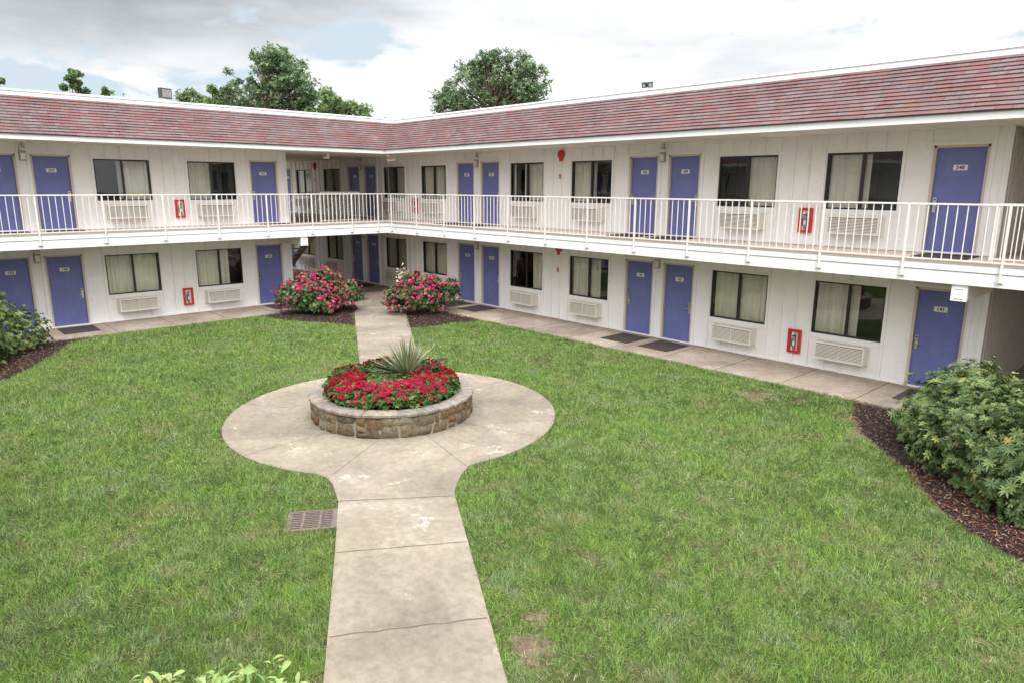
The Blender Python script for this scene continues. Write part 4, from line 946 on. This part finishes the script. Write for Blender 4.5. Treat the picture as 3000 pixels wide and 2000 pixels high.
rose([(4.95, -2.72, .56, .74, .60), (4.65, -3.15, .45, .55, .50), (5.4, -2.1, .52, .55, .52), (5.2, -2.4, .95, .32, .30), (4.72, -2.95, .98, .30, .30), (5.55, -1.85, .85, .25, .26)], 9500, 440, 'rose bush with pink flowers and cream blooms on the right side of the path', (4.62, -3.15, 1.15))
# foreground broad-leaved plants at the bottom edge
def hosta(cx, cy, r, N, label):
    root = empty('broad_leaf_plant', (0, 0, 0), 0, label, 'plant', 'broad-leaved plants at the near edge of the lawn')
    L_, W_ = .12, .046; V = []; Q = []
    for q_, (y_, w2_, z_) in enumerate(((0, .15, 0), (.25, .8, .25), (.55, 1, .38), (.8, .72, .36), (1, .05, .25))): V += [(-W_/2*w2_, y_*L_, z_*L_*.6+.012*w2_), (0, y_*L_, z_*L_*.6), (W_/2*w2_, y_*L_, z_*L_*.6+.012*w2_)]
    for q_ in range(4): Q += [(q_*3, q_*3+1, q_*3+4, q_*3+3), (q_*3+1, q_*3+2, q_*3+5, q_*3+4)]
    P = np.stack([cx+rng.normal(0, r*.55, N), cy+rng.normal(0, r*.55, N), rng.uniform(.05, .34, N)], 1)
    ax = np.stack([P[:, 0]-cx, P[:, 1]-cy, np.full(N, .55)], 1)+rng.normal(0, .25, (N, 3))
    bake('leaves', V, Q, P, frames(ax), rng.uniform(.6, 1.25, N), rng.uniform(0, 1, N), M['hosta'], root)
    mb = MB()
    for k in range(12): q = P[k]; mb.tube([(cx+random.uniform(-.05, .05), cy+random.uniform(-.05, .05), -.02), tuple(q)], .006, 5)
    mb.build('stalks', M['bark'], root)
hosta(18.72, -14.22, .30, 330, 'pale green broad-leaved plant at the bottom edge, beside the mulch by the path')
hosta(18.40, -14.62, .26, 220, 'green broad-leaved plant at the bottom edge, farther from the path')
hosta(19.00, -13.93, .15, 90, 'small broad-leaved plant at the bottom edge, closest to the concrete path')
# ------------------------------------------------------------------ drain grate, manhole, valve box
gr = empty('drain_grate', (15.95, -12.14, 0), math.atan2(A1[1], A1[0]), 'rusty slotted drain grate set in the grass beside the path', 'drain grate')
mb = MB(); mb.box(-.27, .27, -.29, .36, -.2, -.035, 0); mb.build('drain_pit', M['gap'], gr)
mb = MB(); a, b = .235, .27
mb.box(-a-.03, a+.03, -b-.03, -b, -.03, .002); mb.box(-a-.03, a+.03, b, b+.07, -.03, .002); mb.box(-a-.03, -a, -b, b, -.03, .002); mb.box(a, a+.03, -b, b, -.03, .002); mb.build('drain_frame', M['grate'], gr)
mb = MB()
for k in range(10): x = -a+.02+k*(2*a-.04)/9; mb.box(x-.011, x+.011, -b, b, -.012, -.002)
for y in (-b+.012, -.105, .105, b-.012): mb.box(-a, a, y-.014, y+.014, -.026, .0)
mb.build('grate_bars', M['grate'], gr)
def disc(name, loc, r, label, cat, mat):
    mb = MB(); mb.tube([(0, 0, -.05), (0, 0, .004), (0, 0, .008)], [r, r, r*.97], 32)
    for k in range(-3, 4):
        h = math.sqrt(max(0, (r*.85)**2-(k*r*.22)**2)); mb.box(-h, h, k*r*.22-.006, k*r*.22+.006, .008, .011)
    o = mb.build(name, mat, None, loc); return tag(o, label, cat)
disc('manhole_cover', (1.12, -2.66, .0), .36, 'round dark manhole cover in the concrete by the left rose bush', 'manhole cover', M['grate'])
disc('valve_cover', (10.44, -5.95, .0), .14, 'small round valve cover in the grass behind the stone planter', 'valve cover', M['gap'])
# ------------------------------------------------------------------ trees behind the roofs
def tree(name, label, x, y, top, width, mat, N, cz_frac=.60, seed=0, leaf=.17, nclump=46, lobes=3, group='trees behind the motel', asp=.85, shape=None):
    r2 = random.Random(seed); root = empty(name, (x, y, 0), 0, label, 'tree', group)
    rw = width/2; rh = rw*asp*1.25; N = int(N*1.1); cz = top-rh
    heads = [(r2.uniform(-.36, .36)*rw, r2.uniform(-.36, .36)*rw, cz+r2.uniform(-.05, .35)*rh, rw*r2.uniform(.5, .66), rh*r2.uniform(.5, .64)) for _ in range(lobes)]+[(0, 0, cz-.25*rh, rw*.78, rh*.7)]
    if shape: heads = [(u*.68+r2.uniform(-.8, .8), u*.73+r2.uniform(-.8, .8), z, r_, r_*1.05) for u, z, r_ in shape]
    cl = []
    while len(cl) < nclump:
        h = heads[r2.randrange(len(heads))]; v = Vector((r2.gauss(0, 1), r2.gauss(0, 1), r2.gauss(0, 1))).normalized()*r2.uniform(.35, 1.12)
        cl.append((h[0]+v.x*h[3], h[1]+v.y*h[3], h[2]+v.z*h[4]))
    mb = MB(); mb.tube([(0, 0, -.1), (.05, .03, cz*.35), (-.04, .05, cz*.75), (0, 0, cz+rh*.3)], [.05*width, .038*width, .024*width, .008*width], 8); mb.build('trunk', M['bark'], root)
    mb = MB()
    for c in cl:
        z0 = max(cz*.42, min(c[2]-.5-r2.uniform(.4, 1.6), cz+rh*.2)); st_ = (0, 0, z0); mid = (c[0]*.5+r2.uniform(-.15, .15), c[1]*.5+r2.uniform(-.15, .15), (z0+c[2])/2-.15)
        mb.tube([st_, mid, c], [.010*width, .006*width, .002*width], 5, cap=False)
    mb.build('limbs', M['bark'], root)
    C = np.array(cl); idx = rng.integers(0, len(C), N); sp_ = np.array([r2.uniform(.22, .60) for _ in cl])[idx]*min(1.1, width/6)
    off = rng.normal(0, 1, (N, 3)); off /= np.linalg.norm(off, axis=1, keepdims=True); off *= (rng.uniform(0, 1, N)**.6)[:, None]*sp_[:, None]*np.array([1, 1, .8])
    P = C[idx]+off; V, Q = rosette(3, 1, .55, .3, .3)
    shade = np.array([r2.uniform(-.2, .2) for _ in cl])[idx]
    bake('crown', V, Q, P, frames(rng.normal(0, .6, (N, 3))+np.array([0, 0, .8])), leaf*rng.uniform(.6, 1.3, N), np.clip(rng.uniform(0, 1, N)*.8+.1+shade, 0, 1), mat, root)
tree('oak_tree', 'tall dark green tree standing behind the left wing roof', -20.2, 4.2, 12.95, 6.9, M['tree'], 10500, seed=3, nclump=230, lobes=6, asp=1.2, leaf=.135, shape=[(-1.0, 10.2, 1.3), (-.4, 11.4, .85), (.45, 11.0, 1.2), (1.0, 11.1, .8), (-1.6, 9.3, 1.4), (1.7, 9.6, 1.25), (.2, 9.6, 2.2), (2.2, 8.6, 1.2), (0, 8, 2.6)])
tree('oak_tree', 'broad green tree standing alone behind the right wing roof', -10.5, 13.9, 12.75, 8.0, M['tree'], 9500, seed=8, nclump=250, lobes=7, asp=.95, leaf=.125, shape=[(-.9, 11.0, 1.0), (.2, 11.3, .9), (.9, 10.9, 1.1), (1.8, 10.5, .9), (-1.9, 9.8, 1.0), (2.3, 9.5, .9), (-2.4, 8.9, .8), (-.5, 9.8, 1.7), (1.0, 9.6, 1.7), (0, 8.6, 2.6), (2.2, 8.6, 1.5)])
tree('leafy_tree', 'lighter green tree at the right foot of the tall dark tree', -13.3, 5.0, 9.75, 5.2, M['tree2'], 9500, seed=5, nclump=90, lobes=4, leaf=.14)
tree('leafy_tree', 'low green tree at the left foot of the tall dark tree', -23.6, 1.5, 10.75, 6.0, M['tree2'], 13000, seed=6, nclump=110, lobes=3, leaf=.14)
tree('leafy_tree', 'small tree top peeking over the roof near the left corner', -15.7, -7.4, 9.45, 2.3, M['tree2'], 3200, seed=12, nclump=26, leaf=.10, asp=1.3, lobes=2, shape=[(-.3, 8.9, .42), (0, 8.3, .65), (.75, 8.35, .3), (0, 7.3, .8)])
tree('leafy_tree', 'tree at the very left edge above the roof', -16.3, -10.9, 9.7, 2.8, M['tree'], 4200, seed=13, nclump=40, leaf=.11, asp=1.3, lobes=2, shape=[(0, 8.9, .8), (.1, 8.2, 1.0), (-.3, 7.3, 1.2)])
tree('leafy_tree', 'thin twiggy tree tips just above the left roof line', -21.0, -8.7, 9.4, 2.0, M['tree2'], 260, seed=14, nclump=18, leaf=.10, asp=1.5, lobes=2)
tree('leafy_tree', 'sparse twig tips above the left roof by the grey floodlight', -15.3, -5.8, 9.0, 1.9, M['tree2'], 130, seed=15, nclump=16, leaf=.09, asp=1.5, lobes=2)
tree('leafy_tree', 'tiny tree top showing at the inside corner of the roof', -27.0, 16.2, 10.0, 3.2, M['tree'], 1300, seed=16, nclump=26, leaf=.14, lobes=3)
for k, (x, y, w_) in enumerate(((-24, -13, 6.5), (-21, -8.5, 6), (-27, -18, 7.5))):
    tree('shade_tree', ['shade tree on the far side of the motel seen only in window reflections, northern', 'shade tree on the far side of the motel seen only in window reflections, middle', 'shade tree on the far side of the motel seen only in window reflections, southern'][k], x, y, 7.4, w_, M['tree2'], 2600, seed=30+k, nclump=60, leaf=.28, asp=.8)
# ------------------------------------------------------------------ camera, light, sky
cam = D.cameras.new('camera'); co = D.objects.new('camera', cam); COL.objects.link(co); SC.camera = co
cam.sensor_width = 36; cam.lens = 2047.63/3000*36; cam.clip_start = .1; cam.clip_end = 1500
co.matrix_world = Matrix.Translation(Vector(CAM)) @ Matrix.Rotation(R(47.21003), 4, 'Z') @ Matrix.Rotation(R(90-12.44709), 4, 'X') @ Matrix.Rotation(R(ROLL := .23953), 4, 'Z')
SUN_AZ = 47.2+180+4; SUN_EL = 47      # sun behind and a little to the left of the camera, veiled by cloud
az_ = R(SUN_AZ); sd = Vector((-math.sin(az_)*math.cos(R(SUN_EL)), math.cos(az_)*math.cos(R(SUN_EL)), math.sin(R(SUN_EL))))
sl_ = D.lights.new('sun', 'SUN'); sl_.energy = 1.5; sl_.angle = R(12); sl_.color = (1, .98, .955)
so = D.objects.new('sun', sl_); COL.objects.link(so); so.rotation_euler = sd.to_track_quat('Z', 'Y').to_euler()
W = D.worlds.new('World'); SC.world = W; W.use_nodes = True; T = W.node_tree; T.nodes.clear()
class WN(NT):
    def __init__(s): s.t = T
w_ = WN(); wo = w_.n('ShaderNodeOutputWorld'); bg = w_.n('ShaderNodeBackground'); w_.l(bg.outputs[0], wo.inputs[0]); bg.inputs[1].default_value = .1
sky = w_.n('ShaderNodeTexSky', sky_type='NISHITA'); sky.sun_disc = False; sky.sun_elevation = R(SUN_EL); sky.sun_rotation = math.atan2(sd.x, sd.y)
tc = w_.n('ShaderNodeTexCoord'); sx = w_.n('ShaderNodeSeparateXYZ'); w_.l(tc.outputs['Generated'], sx.inputs[0])
def wnoise(sc, det, vec=(1, 1, 3.2), off=(0, 0, 0), dist=.3):
    m = w_.n('ShaderNodeVectorMath', operation='MULTIPLY_ADD'); w_.l(tc.outputs['Generated'], m.inputs[0]); m.inputs[1].default_value = vec; m.inputs[2].default_value = off
    n = w_.n('ShaderNodeTexNoise'); n.inputs['Scale'].default_value = sc; n.inputs['Detail'].default_value = det; n.inputs['Roughness'].default_value = .55; n.inputs['Distortion'].default_value = dist
    w_.l(m.outputs[0], n.inputs['Vector']); return n.outputs['Fac']
def blob(dirv, rx, rz_):
    s1 = w_.n('ShaderNodeVectorMath', operation='SUBTRACT'); w_.l(tc.outputs['Generated'], s1.inputs[0]); s1.inputs[1].default_value = Vector(dirv).normalized()
    s2 = w_.n('ShaderNodeVectorMath', operation='MULTIPLY'); w_.l(s1.outputs[0], s2.inputs[0]); s2.inputs[1].default_value = (1/rx, 1/rx, 1/rz_)
    s3 = w_.n('ShaderNodeVectorMath', operation='LENGTH'); w_.l(s2.outputs[0], s3.inputs[0])
    return w_.math('MAXIMUM', w_.math('SUBTRACT', 1, s3.outputs['Value']), 0)
big = wnoise(2.2, 6, off=(3.1, 1.2, .4)); fine = wnoise(5.5, 7, off=(.3, 5, 2))
shade = w_.math('MULTIPLY_ADD', w_.math('ADD', w_.math('MULTIPLY', big, .6), w_.math('MULTIPLY', fine, .4)), .60, .21)
grey_in = blob((-.97, .20, .27), .50, .14); grey2 = blob((-.62, .75, .20), .28, .07)
shade = w_.math('SUBTRACT', shade, w_.math('ADD', w_.math('MULTIPLY', grey_in, .46), w_.math('MULTIPLY', grey2, .10)))
cl = w_.ramp(shade, [(.24, (2.7, 2.85, 3.05)), (.35, (4.2, 4.4, 4.65)), (.43, (5.5, 5.65, 5.85)), (.50, (6.7, 6.72, 6.75))])
zc = w_.math('MAXIMUM', sx.outputs['Z'], 0); up = w_.math('MULTIPLY_ADD', w_.math('MULTIPLY', zc, zc), 2.6, .97)   # overcast skies are brightest overhead
dps = w_.n('ShaderNodeVectorMath', operation='DOT_PRODUCT'); w_.l(tc.outputs['Generated'], dps.inputs[0]); dps.inputs[1].default_value = sd
dpm = w_.math('MAXIMUM', dps.outputs['Value'], 0); up = w_.math('MULTIPLY', up, w_.math('MULTIPLY_ADD', w_.math('MULTIPLY', dpm, dpm), .9, 1))
vm = w_.n('ShaderNodeVectorMath', operation='SCALE'); w_.l(cl, vm.inputs[0]); w_.l(up, vm.inputs['Scale'])
bl = w_.math('ADD', w_.math('MULTIPLY', blob((-.97, .24, .115), .26, .05), 1.0), w_.math('ADD', w_.math('MULTIPLY', blob((-.86, .50, .175), .12, .035), 1.1), w_.math('MULTIPLY', blob((-.82, .56, .075), .10, .03), .8)))
bl = w_.math('SUBTRACT', w_.math('MULTIPLY', bl, 1.25), w_.math('MULTIPLY', w_.math('SUBTRACT', wnoise(9, 8, off=(7, 2, 1)), .45), 4.0))
bl = w_.ramp(bl, [(.18, (0, 0, 0)), (.62, (1, 1, 1))])
skyb = w_.mix(.5, (5.2, 5.35, 5.45), (3.7, 4.9, 5.7))
skymix = w_.n('ShaderNodeMix', data_type='RGBA'); skymix.inputs[0].default_value = .12; w_.l(skyb, skymix.inputs[6]); w_.l(sky.outputs[0], skymix.inputs[7])
fm = w_.mix(bl, vm.outputs[0], skymix.outputs[2]); w_.l(fm, bg.inputs[0])
SC.view_settings.view_transform = 'Standard'; SC.view_settings.look = 'None'; SC.view_settings.gamma = 1; SC.view_settings.exposure = .64
SC.cycles.max_bounces = 8; SC.cycles.transparent_max_bounces = 12
